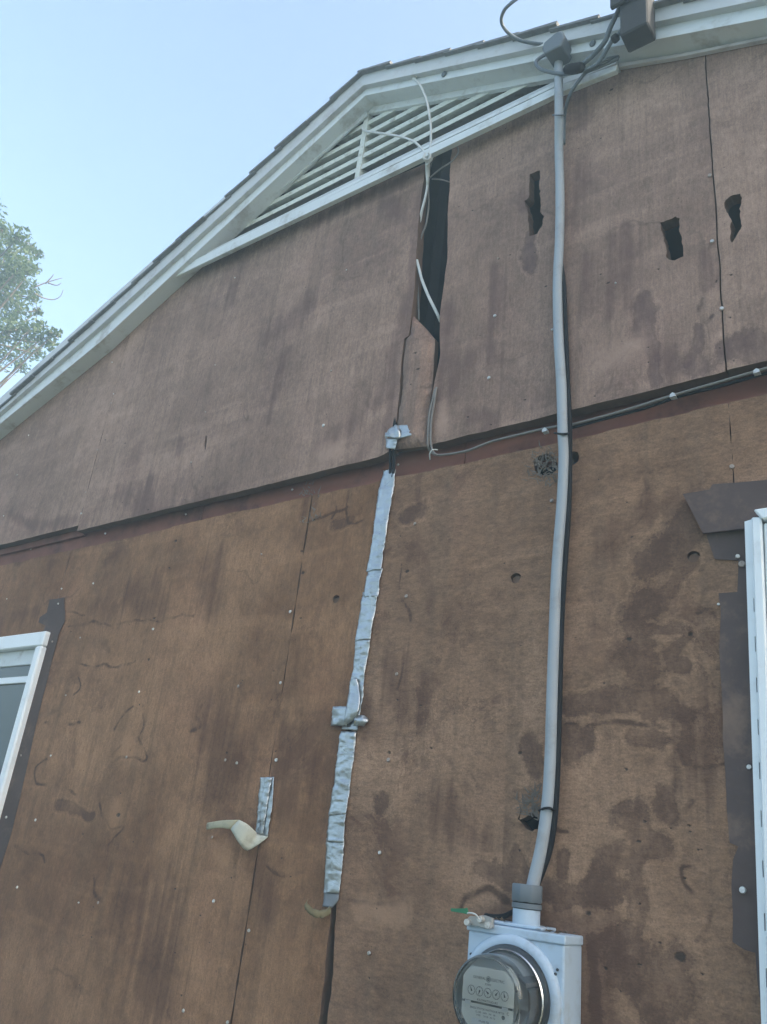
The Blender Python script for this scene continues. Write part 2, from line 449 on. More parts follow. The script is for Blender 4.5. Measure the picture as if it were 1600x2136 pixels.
s('tide', .008, Z2b, [(420, 780), (330, 900)])
s('stain_shade', [.01, .02, .024], Z2b, [(0, 1985), (140, 2010), (250, 2080)])
s('stain_shade', .018, Z2b, [(260, 740), (270, 830)])
s('soft', .09, Z2b, [(480, 330), (560, 500)])
# around the conduit foot and the meter
s('stain_shade', .022, Z1b, [(190, 180), (230, 310)])
s('stain_shade', .02, Z1b, [(450, 170), (520, 210), (560, 130)])
s('stain_shade', .014, Z1b, [(430, 950), (435, 1090)])
s('stain_shade', [.02, .018, .016, .02, .024, .02], Z1b, [(270, 1160), (400, 1220), (560, 1200), (690, 1090), (770, 980), (850, 960)])
s('stain_shade', .02, Z1b, [(560, 1200), (700, 1260), (840, 1180)])
s('stain_shade', .012, Z1b, [(100, 950), (150, 1050)])
s('soft', .035, Z1b, [(600, 1360), (740, 1400), (620, 1450)])
s('soft', .035, Z1b, [(600, 1480), (630, 1700), (640, 2136)], True, 1.5)  # shadow beside the meter box, painted into the board colour
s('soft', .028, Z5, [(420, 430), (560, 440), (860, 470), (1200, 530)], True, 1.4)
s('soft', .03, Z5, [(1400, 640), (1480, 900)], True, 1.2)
s('stain_shade', .010, None, [(1229, 1960), (1230, 2050), (1232, 2160)])  # wet stain with the box's shadow gap painted in
s('stain_shade', .014, Z1b, [(640, 1580), (860, 1570)])
s('stain_shade', .03, Z1b, [(800, 1750), (830, 1880)])
s('tide', .010, Z5, [(180, 380), (240, 270), (370, 205), (480, 250), (560, 320)])
s('stain_shade', .02, Z5, [(380, 20), (500, 90)])
s('stain_shade', .02, Z5, [(620, 30), (700, 110)])
s('stain_shade', .03, None, [(1180, 1540), (1195, 1560)])
s('tide', .006, None, [(1050, 1724), (1110, 1728), (1190, 1731)])
s('stain_shade', .013, None, [(1190, 1480), (1300, 1470), (1400, 1478)])
s('tide', .005, None, [(1180, 1512), (1270, 1516)])
s('soft', .06, None, [(1260, 1130), (1300, 1100)])
s('soft', .05, None, [(1330, 1060), (1420, 1050)])
# panel between the tape and the conduit
s('stain_shade', [.018, .022], None, [(845, 1075), (880, 1060)])
s('soft', .02, None, [(875, 990), (876, 1040)])
s('tide', .006, Z8, [(1000, 1410), (1330, 1400), (1385, 1470)])
s('pale', .028, Z8, [(1100, 1455), (1340, 1470)])
s('stain_shade', .018, Z8, [(1215, 840), (1225, 790)])
s('soft', .06, Z8, [(1090, 240), (1150, 330)])
s('soft', .07, None, [(820, 1400), (850, 1480)])
s('tide', .005, None, [(845, 1180), (840, 1240), (858, 1310)])
s('tide', .005, None, [(840, 1380), (828, 1440)])
s('soft', .05, None, [(930, 1700), (1000, 1750)])
s('stain_shade', .02, None, [(1000, 1800), (1060, 1830)])
# panel left of the tape
s('tide', .006, Z8, [(520, 1160), (590, 1215), (730, 1220)])
s('soft', .06, Z8, [(640, 430), (620, 760)])
s('soft', .05, Z8, [(790, 560), (800, 720)])
s('tide', .005, None, [(735, 1005), (720, 1060), (728, 1100), (760, 1090)])
s('tide', .007, None, [(645, 1095), (670, 1085), (724, 1058)])
s('tide', .005, None, [(690, 1015), (700, 1060), (690, 1090)])
s('stain_shade', .016, None, [(700, 1100), (725, 1092)])
s('soft', .05, None, [(640, 1060), (650, 1020)])
# left lower panel
T = .0055
s('tide', T, Z6, [(430, 320), (560, 308), (760, 306), (980, 290), (1110, 268), (1230, 262)])
s('tide', T, Z6, [(480, 570), (620, 585), (790, 575), (860, 545)])
s('tide', T, Z6, [(290, 945), (400, 935), (520, 945)])
s('tide', T, Z6, [(300, 1175), (235, 1210), (235, 1320), (330, 1330), (400, 1370), (480, 1405)])
s('tide', T * 1.3, Z6, [(100, 1720), (180, 1770), (270, 1790), (290, 1830)])
s('tide', T, Z6, [(735, 985), (790, 900), (850, 850)])
s('tide', T, Z6, [(900, 830), (920, 960), (890, 1060), (930, 1140), (900, 1180), (690, 1165), (770, 1080)])
s('pale', .04, Z6, [(800, 1120), (830, 1150)])
s('pale', .035, Z6, [(740, 1470), (720, 1560)])
s('tide', T, Z6, [(660, 1450), (660, 1540), (700, 1620), (770, 1610)])
s('tide', T, Z6, [(590, 1900), (600, 2010), (650, 2070)])
s('stain_shade', .014, Z6, [(360, 1470), (480, 1500), (600, 1530)])
s('tide', T, Z6, [(650, 1720), (720, 1680), (790, 1610)])
s('tide', T, Z6, [(415, 222), (500, 225), (540, 250)])
s('tide', T, Z6, [(500, 660), (515, 730), (470, 780)])
s('soft', .05, Z6b, [(1050, 1000), (1040, 1220)])
s('soft', .08, Z6b, [(1450, 880), (1390, 1150)])
s('soft', .08, Z6b, [(880, 1080), (960, 1160)])
s('soft', .03, Z6b, [(560, 740), (600, 700), (930, 640)])
s('soft', .03, Z6b, [(100, 860), (250, 800), (480, 760)])
s('soft', .05, Z6, [(120, 250), (200, 260)])
s('soft', .10, None, [(470, 1600), (430, 1500)])
s('tide', .01, Z8, [(120, 210), (80, 280), (110, 330), (40, 390)])
s('pale', .03, Z8, [(220, 1060), (230, 1160)])
s('soft', .05, None, [(520, 1750), (560, 1900)])
s('soft', .12, None, [(300, 1900), (330, 2050)])
# upper gable panels
U = False
s('soft', .03, Z3b, [(380, 620), (380, 900), (400, 1210)], U)
s('soft', .025, Z3b, [(310, 700), (290, 1000), (230, 1250)], U)
s('soft', .025, Z3b, [(90, 850), (90, 1250)], U)
s('stain_shade', [.02, .03, .03], Z3b, [(520, 1130), (510, 1250), (510, 1370)], U)
s('stain_shade', [.022, .012, .01, .014], Z3b, [(540, 1380), (600, 1560), (605, 1650), (600, 1740)], U)
s('soft', .02, Z3b, [(985, 800), (1000, 1020)], U)
s('tide', .008, Z3b, [(940, 1120), (925, 1260), (1000, 1310), (1050, 1250)], U)
s('stain_shade', [.009, .010, .02, .028], Z3b, [(920, 1350), (930, 1470), (880, 1580), (960, 1640)], U)
s('stain_shade', .028, Z3b, [(1150, 1540), (1250, 1500), (1430, 1570)], U)
s('soft', .05, Z3b, [(640, 1620), (780, 1640)], U)
s('pale', .05, Z3b, [(250, 1580), (440, 1500)], U)
s('soft', .035, Z3, [(1200, 280), (1185, 480), (1180, 660)], U)
s('stain_shade', [.012, .02, .012], Z3, [(930, 690), (925, 800), (930, 900)], U)
s('soft', .03, Z3, [(840, 420), (900, 500)], U)
s('soft', .06, Z3, [(420, 1150), (440, 1350), (470, 1500)], U)
s('soft', .05, Z3, [(560, 1400), (430, 1640)], U)
s('pale', .022, Z3, [(410, 1690), (410, 1850)], U)
s('soft', .03, Z3, [(720, 900), (740, 1200)], U)
s('soft', .04, Z3, [(700, 1330), (740, 1400)], U)
s('soft', .035, None, [(640, 470), (760, 415), (860, 372)], U)
s('soft', .03, None, [(880, 400), (862, 560), (850, 690)], U, 1.3)
s('soft', .03, Z3, [(215, 1000), (150, 1300), (120, 1500), (100, 1800)], U)
s('soft', .04, Z4b, [(720, 130), (600, 250), (500, 420), (380, 560)], U)
s('soft', .05, Z3, [(90, 1560), (10, 1680)], U)
s('pale', .03, Z4b, [(130, 430), (250, 420)], U)
s('soft', .03, Z3, [(560, 1750), (680, 1760), (640, 1830)], U)
s('soft', .06, None, [(640, 640), (560, 700)], U)
s('soft', .03, None, [(600, 730), (560, 880)], U)
s('soft', .022, Z6b, [(1200, 60), (1190, 140)], U)
s('soft', .03, Z6b, [(1010, 310), (980, 480)], U)
s('soft', .03, Z6b, [(80, 540), (260, 640), (500, 580)], U)
s('soft', .04, None, [(780, 400), (900, 520)], U)
s('soft', .04, None, [(1200, 180), (1210, 260)], U)
s('soft', .06, None, [(250, 1030), (330, 1080), (450, 1040)], U)
s('soft', .04, None, [(500, 560), (480, 640)], U)
s('soft', .05, None, [(740, 880), (680, 930)], U)

PITS = []
def pit(px, py, r=.008, low=True):
    p = at(px, py, OFF_LOW if low else 0.0)
    PITS.append((p.x, p.z, r, low))
for px, py, r in [(365, 1128, .012), (352, 1185, .010), (322, 1290, .012), (269, 1303, .011), (147, 1318, .011), (627, 1290, .008), (550, 1160, .006),
                  (1306, 1048, .009), (1318, 1120, .006), (1312, 1333, .009), (1440, 1322, .010), (310, 1376, .010), (290, 1470, .011), (270, 1565, .013),
                  (250, 1655, .009), (246, 1700, .012), (570, 1400, .011), (565, 1460, .010), (1305, 1605, .008), (1130, 1745, .009), (172, 1740, .011),
                  (160, 1423, .006), (502, 1425, .007), (574, 1567, .012), (828, 1460, .008), (812, 1570, .008), (797, 1687, .008), (785, 1895, .010), (1270, 590, .0001),
                  (472, 1570, .007), (450, 1690, .006), (416, 1910, .008), (770, 2040, .009), (775, 1975, .006), (512, 1970, .006), (1345, 1714, .009), (1398, 1728, .006),
                  (1437, 1722, .006), (1440, 1735, .006), (1333, 1755, .009), (1333, 1885, .010), (1375, 1966, .011), (1418, 1996, .014), (1463, 2032, .010),
                  (1335, 2012, .008), (1228, 1905, .010), (1293, 2068, .008), (1262, 2020, .008), (632, 1195, .010), (630, 1150, .008), (850, 1192, .010), (893, 1060, .006),
                  (1215, 1272, .006), (660, 1285, .004), (1247, 1000, .008), (1200, 1330, .006), (640, 1020, .012), (655, 1085, .012), (190, 1955, .006), (165, 2055, .006), (330, 1215, .005), (270, 1190, .004)]:
    pit(px, py, r)
for px, py, r in [(1268, 590, .010), (875, 773, .014), (869, 740, .011), (752, 405, .008), (757, 420, .008), (1053, 268, .008), (1048, 330, .006), (956, 432, .007),
                  (684, 717, .010), (1275, 186, .009), (1270, 195, .007), (1497, 587, .009), (1500, 727, .010), (1530, 754, .007), (1523, 575, .011), (1510, 468, .008),
                  (1083, 668, .005), (1094, 834, .006), (1004, 855, .006), (1023, 886, .006), (1240, 827, .006), (975, 870, .006), (1420, 422, .006), (1040, 540, .008), (1063, 532, .007),
                  (240, 822, .009), (220, 918, .007), (210, 933, .007), (200, 978, .006), (254, 1048, .006), (282, 1042, .006), (385, 1042, .007), (308, 1063, .010), (420, 995, .009),
                  (174, 770, .018), (860, 805, .006), (1510, 350, .005), (1352, 725, .005), (1000, 700, .006), (1165, 640, .006), (535, 503, .009), (725, 525, .004), (810, 590, .006), (370, 1015, .006), (383, 1013, .005)]:
    pit(px, py, r, False)

prs = random.Random(31)
for i in range(45):
    pit(prs.uniform(60, 640), prs.uniform(1180, 2120), prs.uniform(.003, .0075))
for i in range(40):
    pit(prs.uniform(700, 1500), prs.uniform(1020, 2120), prs.uniform(.003, .007))
for i in range(45):
    x = prs.uniform(120, 1560)
    pit(x, prs.uniform(max(250, 620 - x * .4), 1080 - x * .23), prs.uniform(.003, .007), False)

def seg_dist(P, A, B, ra, rb):
    A = np.array(A); B = np.array(B)
    d = B - A
    L = max(1e-9, float(d @ d))
    t = np.clip(((P - A) @ d) / L, 0, 1)
    q = A + t[:, None] * d
    return np.hypot(*(P - q).T) / (ra + (rb - ra) * t)

def warp_pts(P):
    out = np.empty_like(P)
    for i, (x, z) in enumerate(P):
        a = noise.noise_vector(Vector((x * 7, z * 7, 1.5)))
        b = noise.noise_vector(Vector((x * 24, z * 24, 4.5)))
        out[i] = (x + a.x * .022 + b.x * .009, z + a.y * .022 + b.y * .009)
    return out

def fields(P, low):
    P0, P = P, warp_pts(P)
    out = {k: np.zeros(len(P)) for k in ('stain_shade', 'soft', 'tide', 'pale', 'pit')}
    for ch, pts, rr, k, lw in ST:
        if lw != low: continue
        R = max(rr) * 2.2
        xs = [p[0] for p in pts]; zs = [p[1] for p in pts]
        msk = (P[:, 0] > min(xs) - R) & (P[:, 0] < max(xs) + R) & (P[:, 1] > min(zs) - R) & (P[:, 1] < max(zs) + R)
        if not msk.any(): continue
        Q = P[msk]
        d = np.full(len(Q), 9.0)
        for i in range(max(1, len(pts) - 1)):
            j = min(i + 1, len(pts) - 1)
            d = np.minimum(d, seg_dist(Q, pts[i], pts[j], rr[i], rr[j]))
        if ch == 'soft': val = np.exp(-(d / 1.1) ** 2) * 0.85
        else: val = np.clip(1 - d * 0.5, 0, 1)
        out[ch][msk] = np.maximum(out[ch][msk], val * k)
    for x, z, r, lw in PITS:
        if lw != low: continue
        d = np.hypot(P0[:, 0] - x, (P0[:, 1] - z) * (1.2 + 1.8 * ((x * 917.3) % 1.0))) / (r * (.55 + .40 * ((z * 713.7) % 1.0)))
        out['pit'] = np.maximum(out['pit'], np.clip(1 - d * 0.5, 0, 1))
    return out

def inside(P, poly):
    x, y = P[:, 0], P[:, 1]
    r = np.zeros(len(P), bool)
    n = len(poly)
    for i in range(n):
        x0, y0 = poly[i]; x1, y1 = poly[(i + 1) % n]
        c = ((y0 > y) != (y1 > y))
        with np.errstate(divide='ignore', invalid='ignore'):
            r ^= c & (x < (x1 - x0) * (y - y0) / (y1 - y0 + 1e-15) + x0)
    return r

def edge_dist(P, poly):
    d = np.full(len(P), 9.0)
    n = len(poly)
    for i in range(n):
        d = np.minimum(d, seg_dist(P, poly[i], poly[(i + 1) % n], 1, 1))
    return d

def densify(poly, step, jit):
    out = []
    n = len(poly)
    for i in range(n):
        a = np.array(poly[i]); b = np.array(poly[(i + 1) % n])
        L = np.hypot(*(b - a))
        k = max(1, int(L / step))
        nrm = np.array([-(b - a)[1], (b - a)[0]]) / max(L, 1e-9)
        for q in range(k):
            p = a + (b - a) * q / k
            if q > 0 and jit:
                p = p + nrm * (noise.noise(Vector((p[0] * 60, p[1] * 60, 3))) * jit + noise.noise(Vector((p[0] * 14, p[1] * 14, 7))) * jit * 1.5)
            out.append((float(p[0]), float(p[1])))
    return out

def panel(poly, off, thick, mat, holes=(), low=True, step=.011, jit=.0012, name='sheathing_panel', bulge=0.0):
    """one sheet of wall board: real outline, real holes, real thickness, stains and painted shade stored per vertex"""
    outer = densify(poly, .018, jit * 2.0 if low else jit * 1.2)
    hs = [densify(h, .007, .0035) for h in holes]
    xs = [p[0] for p in outer]; zs = [p[1] for p in outer]
    gx, gz = np.meshgrid(np.arange(min(xs), max(xs), step), np.arange(min(zs), max(zs), step))
    G = np.stack([gx.ravel(), gz.ravel()], 1)
    G += rng.uniform(-.3, .3, G.shape) * step
    P3 = np.stack([G[:, 0], np.full(len(G), -off), G[:, 1]], 1)
    ux, uy = proj_px(P3)
    vis = (ux > -80) & (ux < 1680) & (uy > -80) & (uy < 2220)
    G = G[vis]
    cx_, cz_ = np.meshgrid(np.arange(min(xs), max(xs), .3), np.arange(min(zs), max(zs), .3))
    G = np.concatenate([G, np.stack([cx_.ravel(), cz_.ravel()], 1)])
    ex = []
    for ch, pts, rr, k, lw in ST:
        if lw != low or min(rr) > .011: continue
        if len(pts) > 9: pts = pts[::2] + [pts[-1]]
        for a, b in zip(pts, pts[1:]):
            L = math.dist(a, b)
            for q in range(int(L / .005) + 1):
                t = min(1, q * .005 / max(L, 1e-6))
                for w in (-1.6, -.6, .6, 1.6):
                    ex.append((a[0] + (b[0] - a[0]) * t - (b[1] - a[1]) / max(L, 1e-6) * w * .006, a[1] + (b[1] - a[1]) * t + (b[0] - a[0]) / max(L, 1e-6) * w * .006))
    for x, z, r, lw in PITS:
        if lw != low: continue
        for q in range(26):
            a = q * 2.399; d = r * 1.9 * math.sqrt((q + .3) / 26)
            ex.append((x + d * math.cos(a), z + d * math.sin(a)))
    if ex: G = np.concatenate([G, np.array(ex)])
    k = inside(G, outer) & (edge_dist(G, outer) > step * .45)
    G = G[k]
    for h in hs:
        G = G[~inside(G, h) & (edge_dist(G, h) > step * .4)] if len(G) else G
    coords = [Vector(p) for p in outer]
    edges = [(i, (i + 1) % len(outer)) for i in range(len(outer))]
    for h in hs:
        b = len(coords)
        coords += [Vector(p) for p in h]
        edges += [(b + i, b + (i + 1) % len(h)) for i in range(len(h))]
    coords += [Vector((float(a), float(b))) for a, b in G]
    vs, es, fs, *_ = delaunay_2d_cdt(coords, edges, [], 0, 1e-6)
    V = np.array([(v.x, v.y) for v in vs])
    Fc = np.array([f for f in fs if len(f) == 3])
    cen = V[Fc].mean(1)
    keep = inside(cen, outer)
    for h in hs: keep &= ~inside(cen, h)
    Fc = Fc[keep]
    # orient: front looks to -y
    a, b, c = V[Fc[:, 0]], V[Fc[:, 1]], V[Fc[:, 2]]
    cr = (b[:, 0] - a[:, 0]) * (c[:, 1] - a[:, 1]) - (b[:, 1] - a[:, 1]) * (c[:, 0] - a[:, 0])
    Fc[cr < 0] = Fc[cr < 0][:, ::-1]
    e = np.concatenate([Fc[:, [0, 1]], Fc[:, [1, 2]], Fc[:, [2, 0]]])
    es_ = np.sort(e, 1)
    uq, inv, cnt = np.unique(es_, axis=0, return_inverse=True, return_counts=True)
    bd = e[cnt[inv.ravel()] == 1]
    n = len(V)
    warp = np.array([noise.noise(Vector((v[0] * 1.7, v[1] * 1.7, off * 9))) for v in V]) * .004
    if bulge: warp = warp - bulge * np.sqrt(np.clip(edge_dist(V, outer) / .035, 0, 1))
    fr = np.stack([V[:, 0], -off + warp, V[:, 1]], 1)
    ids = np.unique(bd)
    mp = -np.ones(n, int); mp[ids] = np.arange(len(ids))
    f2 = fr[ids]; bk = fr[ids].copy(); bk[:, 1] = -off + thick
    allv = np.concatenate([fr, f2, bk])
    A = n + mp[bd[:, 0]]; B = n + mp[bd[:, 1]]
    nb = len(ids)
    quads = np.stack([B, A, A + nb, B + nb], 1)
    me = bpy.data.meshes.new(name)
    me.from_pydata(allv.tolist(), [], Fc.tolist() + quads.tolist())
    me.materials.append(mat)
    me.materials.append(M['raw'])
    mi = np.zeros(len(me.polygons), int); mi[len(Fc):] = 1
    me.polygons.foreach_set('material_index', mi)
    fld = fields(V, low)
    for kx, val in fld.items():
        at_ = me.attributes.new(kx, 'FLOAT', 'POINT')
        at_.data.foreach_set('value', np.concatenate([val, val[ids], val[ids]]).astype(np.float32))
    return link(name, me, None, house)

def W(pts, off): return [(at(x, y, off).x, at(x, y, off).z) for x, y in pts]

# -- rake line on the wall (top edge of the gable sheets, tucked above the soffit line)
a_, b_ = at(0, 884, 0), at(361, 560, 0)
sl_l = (b_.z - a_.z) / (b_.x - a_.x)
rl = lambda x: a_.z + sl_l * (x - a_.x)
c_, d_ = at(1289, 114, 0), at(1600, 52, 0)
sl_r = (d_.z - c_.z) / (d_.x - c_.x)
rr_ = lambda x: c_.z + sl_r * (x - c_.x)
ZU = 2.676
XS1, XS2 = -2.843, -0.4005
sill_l, sill_r = at(365, 572, 0), at(1285, 142, 0)
sillz = lambda x: sill_l.z + .022 + (sill_r.z - sill_l.z) * (x - sill_l.x) / (sill_r.x - sill_l.x)
panels = []
# U1
xe = a_.x + (2.69 - a_.z) / sl_l
p = panel([(xe, 2.692), (XS1 - .001, 2.699), (XS1 - .001, rl(XS1))], 0, .034, M['up'][1], low=False)
panels.append(('u1', p))
# U2 (right edge is torn)
u2r = W([Z3(*q) for q in [(303, 262), (300, 330), (277, 480), (263, 640), (252, 860), (240, 1030), (225, 1165), (208, 1285), (181, 1303), (167, 1420), (156, 1580), (132, 1800), (112, 1930)]], 0)
xb = u2r[-1][0]
u2 = [(XS1 + .001, ZU), (-2.6, ZU + .001), (-2.0, ZU - .001), (xb - .05, ZU), (xb - .03, ZU + .004), (xb - .012, ZU + .010), (xb, ZU + .011)] + u2r[::-1] + [(sill_l.x + .5, sillz(sill_l.x + .5)), (sill_l.x, sill_l.z), (sill_l.x - .02, rl(sill_l.x - .02)), (XS1 + .001, rl(XS1))]
slit = W([(427.5, 938), (427, 925), (429, 909), (432, 909), (431, 925), (429, 938)], 0)
p = panel(u2, 0, .034, M['up'][0], [slit], low=False)
panels.append(('u2', p))
# U3
u3l = W([Z3(*q) for q in [(455, 225), (450, 400), (438, 560), (438, 800), (421, 950), (396, 1130), (391, 1260), (395, 1390), (377, 1480), (356, 1580), (334, 1720), (328, 1880), (322, 1950)]], 0)
hA = W([Z3(*q) for q in [(925, 320), (985, 298), (990, 420), (987, 545), (1012, 570), (998, 630), (970, 675), (922, 690), (918, 560), (893, 480), (918, 460)]], 0)
hB = W([Z3b(*q) for q in [(630, 585), (745, 540), (775, 555), (770, 640), (790, 690), (803, 835), (740, 865), (682, 848), (657, 720), (642, 650)]], 0)
hC = W([Z3b(*q) for q in [(1115, 420), (1150, 390), (1225, 370), (1240, 400), (1228, 500), (1237, 610), (1200, 680), (1165, 735), (1152, 720), (1158, 560), (1120, 490)]], 0)
u3 = u3l[::-1] + [(at(940, 303).x, sillz(at(940, 303).x))]
u3 = [(u3l[-1][0], ZU)] + u3l[::-1][1:] + [(u3l[0][0] + .004, sillz(u3l[0][0])), (at(1100, 230).x, sillz(at(1100, 230).x)), (sill_r.x, sill_r.z), (sill_r.x + .002, rr_(sill_r.x)), (XS2 - .0018, rr_(XS2)), (XS2 - .0018, ZU + .002), (-.9, ZU)]
p = panel(u3, 0, .034, M['up'][1], [hA, hB], low=False)
panels.append(('u3', p))
# U4
p = panel([(XS2 + .0018, ZU + .004), (1.2, ZU), (1.2, rr_(1.2)), (XS2 + .0018, rr_(XS2))], 0, .034, M['up'][0], [hC], low=False)
panels.append(('u4', p))
# torn strip that hangs between them, pushed in a little
stp = W([Z3(*q) for q in [(238, 1168), (300, 1230), (364, 1305), (357, 1450), (347, 1600), (326, 1722), (318, 1940), (128, 1960), (140, 1800), (170, 1600), (178, 1420), (194, 1312), (216, 1288), (230, 1200)]], -.012)
p = panel(stp, -.012, .018, M['up'][1], low=False, name='torn_strip', bulge=.02)
tag(p, 'narrow torn strip of sheathing pushed back below the black gap')
panels.append(('strip', p))

# lower sheets
ZL = 2.609
XC = -1.619
gl = W([(806, 978), (776, 1200), (738, 1450), (712, 1600), (697, 1760), (690, 1890), (677, 2050), (665, 2136), (640, 2320)], OFF_LOW)
gr = W([(811, 978), (782, 1200), (745, 1450), (721, 1600), (707, 1760), (703, 1880), (693, 2050), (683, 2136), (664, 2320)], OFF_LOW)
WLX, WLZ = -2.86, 2.262
p = panel([(-5.6, WLZ), (-2.880, WLZ), (-2.880, ZL - .002), (-5.6, ZL)], OFF_LOW, .03, M['lowv'])
panels.append(('l1', p))
p = panel([(-2.876, .35), (XC - .0022, .35), (XC - .0022, ZL), (-2.1, ZL + .004), (-2.4, ZL - .003), (-2.876, ZL)], OFF_LOW, .03, M['lowv'])
panels.append(('l2', p))
def knot(px, py, r=.016):
    q = at(px, py, OFF_LOW)
    return [(q.x + r * math.cos(a) * (1 + .12 * math.sin(3 * a)), q.z + r * 1.0 * math.sin(a)) for a in [k * math.pi / 8 for k in range(16)]]
KN3 = [(701, 1250, .013), (1076, 1206, .016), (1446, 1161, .018), (447, 1278, .012)]
p = panel([(XC + .0022, .35), (gl[-1][0], .35)] + gl[::-1] + [(gl[0][0], ZL), (-1.45, ZL - .003), (XC + .0022, ZL + .002)], OFF_LOW, .03, M['lowv'], [knot(701, 1250, .012)])
panels.append(('l3', p))
# lower right sheet with rotted holes behind the conduit
rot_hole = W([Z1b(*q) for q in [(98, 700), (118, 635), (124, 640), (112, 705), (150, 690), (190, 650), (235, 640), (262, 690), (240, 770), (200, 790), (140, 745)]], OFF_LOW)
hole2 = W([(1186, 948), (1196, 941), (1205, 943), (1208, 952), (1206, 962), (1196, 969), (1184, 972)], OFF_LOW)
hole3 = W([(1112, 962), (1126, 950), (1142, 946), (1158, 956), (1164, 975), (1150, 990), (1128, 992), (1116, 984)], OFF_LOW)
XR = -0.405
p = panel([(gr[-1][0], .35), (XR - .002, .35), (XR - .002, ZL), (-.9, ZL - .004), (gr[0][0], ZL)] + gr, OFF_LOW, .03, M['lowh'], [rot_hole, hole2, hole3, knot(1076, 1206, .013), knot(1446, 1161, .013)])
panels.append(('l4', p))
p = panel([(XR + .001, 2.325), (1.2, 2.325), (1.2, ZL), (XR + .001, ZL + .002)], OFF_LOW, .03, M['lowh'])
panels.append(('l5', p))
PN = dict(panels)
for k, o in PN.items():
    pass
PN['u1']['label'] = 'small triangular sheathing panel at the left end of the gable'
# knot plugs set back in their holes
for px, py, r, par in [(701, 1250, .012, 'l3'), (1076, 1206, .013, 'l4'), (1446, 1161, .013, 'l4')]:
    q = at(px, py, OFF_LOW)
    bm = bmesh.new()
    bmesh.ops.create_cone(bm, cap_ends=True, segments=14, radius1=r * .98, radius2=r * .85, depth=.006, matrix=Matrix.Translation((q.x, .028, q.z - .002)) @ Matrix.Rotation(math.radians(78), 4, 'X'))
    bm_obj('knot_plug', bm, M['raw'], PN[par])

# recessed trim board in the slot between upper and lower sheets
for x0, x1 in ((-5.4, -2.16), (-2.157, -1.10), (-1.097, 1.2)):
    bm = bmesh.new(); box(bm, x0, x1, .050, .072, 2.57, 2.705)
    bm_obj('slot_board', bm, M['red'], house)
bm = bmesh.new(); box(bm, -5.4, XS1 - .003, .036, .0495, 2.672, 2.76)
bm_obj('slot_batten', bm, M['red'], house)

# dark interior: near-black backing added to keep the holes dark, and closed shell
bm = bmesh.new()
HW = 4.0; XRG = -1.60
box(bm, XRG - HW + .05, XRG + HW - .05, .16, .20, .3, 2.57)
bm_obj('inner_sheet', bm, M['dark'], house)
bm = bmesh.new()
hexa(bm, [Vector((XRG - HW, 6, 0)), Vector((XRG + HW, 6, 0)), Vector((XRG + HW, 6, 2.6)), Vector((XRG, 6, 4.2)), Vector((XRG - HW, 6, 2.6))],
     [Vector((XRG - HW, 6.15, 0)), Vector((XRG + HW, 6.15, 0)), Vector((XRG + HW, 6.15, 2.6)), Vector((XRG, 6.15, 4.2)), Vector((XRG - HW, 6.15, 2.6))])
bm_obj('rear_wall', bm, M['lowv'], house)
for sx in (-1, 1):
    bm = bmesh.new(); box(bm, XRG + sx * HW - .06, XRG + sx * HW + .06, .08, 6, 0, 2.62)
    bm_obj('side_wall', bm, M['lowv'], house)
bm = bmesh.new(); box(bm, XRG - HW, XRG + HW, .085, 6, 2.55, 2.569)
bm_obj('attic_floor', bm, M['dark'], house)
bm = bmesh.new(); box(bm, XRG - HW, XRG + HW, -.03, .10, 0, .34)
bm_obj('foundation', bm, simple('concrete', (.3, .29, .27), .9, bump=.4), house)
# far ends of the gable wall outside the picture
for x0, x1 in ((XRG - HW, -5.6), (1.2, XRG + HW)):
    bm = bmesh.new(); box(bm, x0, x1, .02, .05, .35, 2.62)
    bm_obj('sheathing_panel', bm, M['lowv'], house)
bm = bmesh.new(); box(bm, -5.6, -4.2, .02, .05, .35, 2.26); bm_obj('sheathing_panel', bm, M['lowv'], house)
bm = bmesh.new(); box(bm, -4.2, -2.88, .02, .05, .35, 1.0); bm_obj('sheathing_panel', bm, M['lowv'], house)
bm = bmesh.new(); box(bm, -.403, .75, .02, .05, .35, .9); bm_obj('sheathing_panel', bm, M['lowh'], house)
bm = bmesh.new(); box(bm, .75, 1.2, .02, .05, .35, 2.32); bm_obj('sheathing_panel', bm, M['lowh'], house)
# studs seen through the torn gap
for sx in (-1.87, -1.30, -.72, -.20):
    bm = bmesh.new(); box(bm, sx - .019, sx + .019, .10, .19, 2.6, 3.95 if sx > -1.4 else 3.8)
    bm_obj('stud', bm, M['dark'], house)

# -- rake boards, soffit
def line_at(pts, off): return [at(x, y, off) for x, y in pts]
def rake(name, top, bot, of, ob, mat, drop=0.0):
    bm = bmesh.new()
    T_, B_ = line_at(top, of), line_at(bot, of)
    n = len(T_)
    for i in range(n - 1):
        hexa(bm, [B_[i], B_[i + 1], T_[i + 1], T_[i]], [Vector((q.x, -ob, q.z)) for q in (B_[i], B_[i + 1], T_[i + 1], T_[i])])
    bmesh.ops.remove_doubles(bm, verts=bm.verts, dist=1e-5)
    return bm_obj(name, bm, mat, house)
APT = (750, 140)
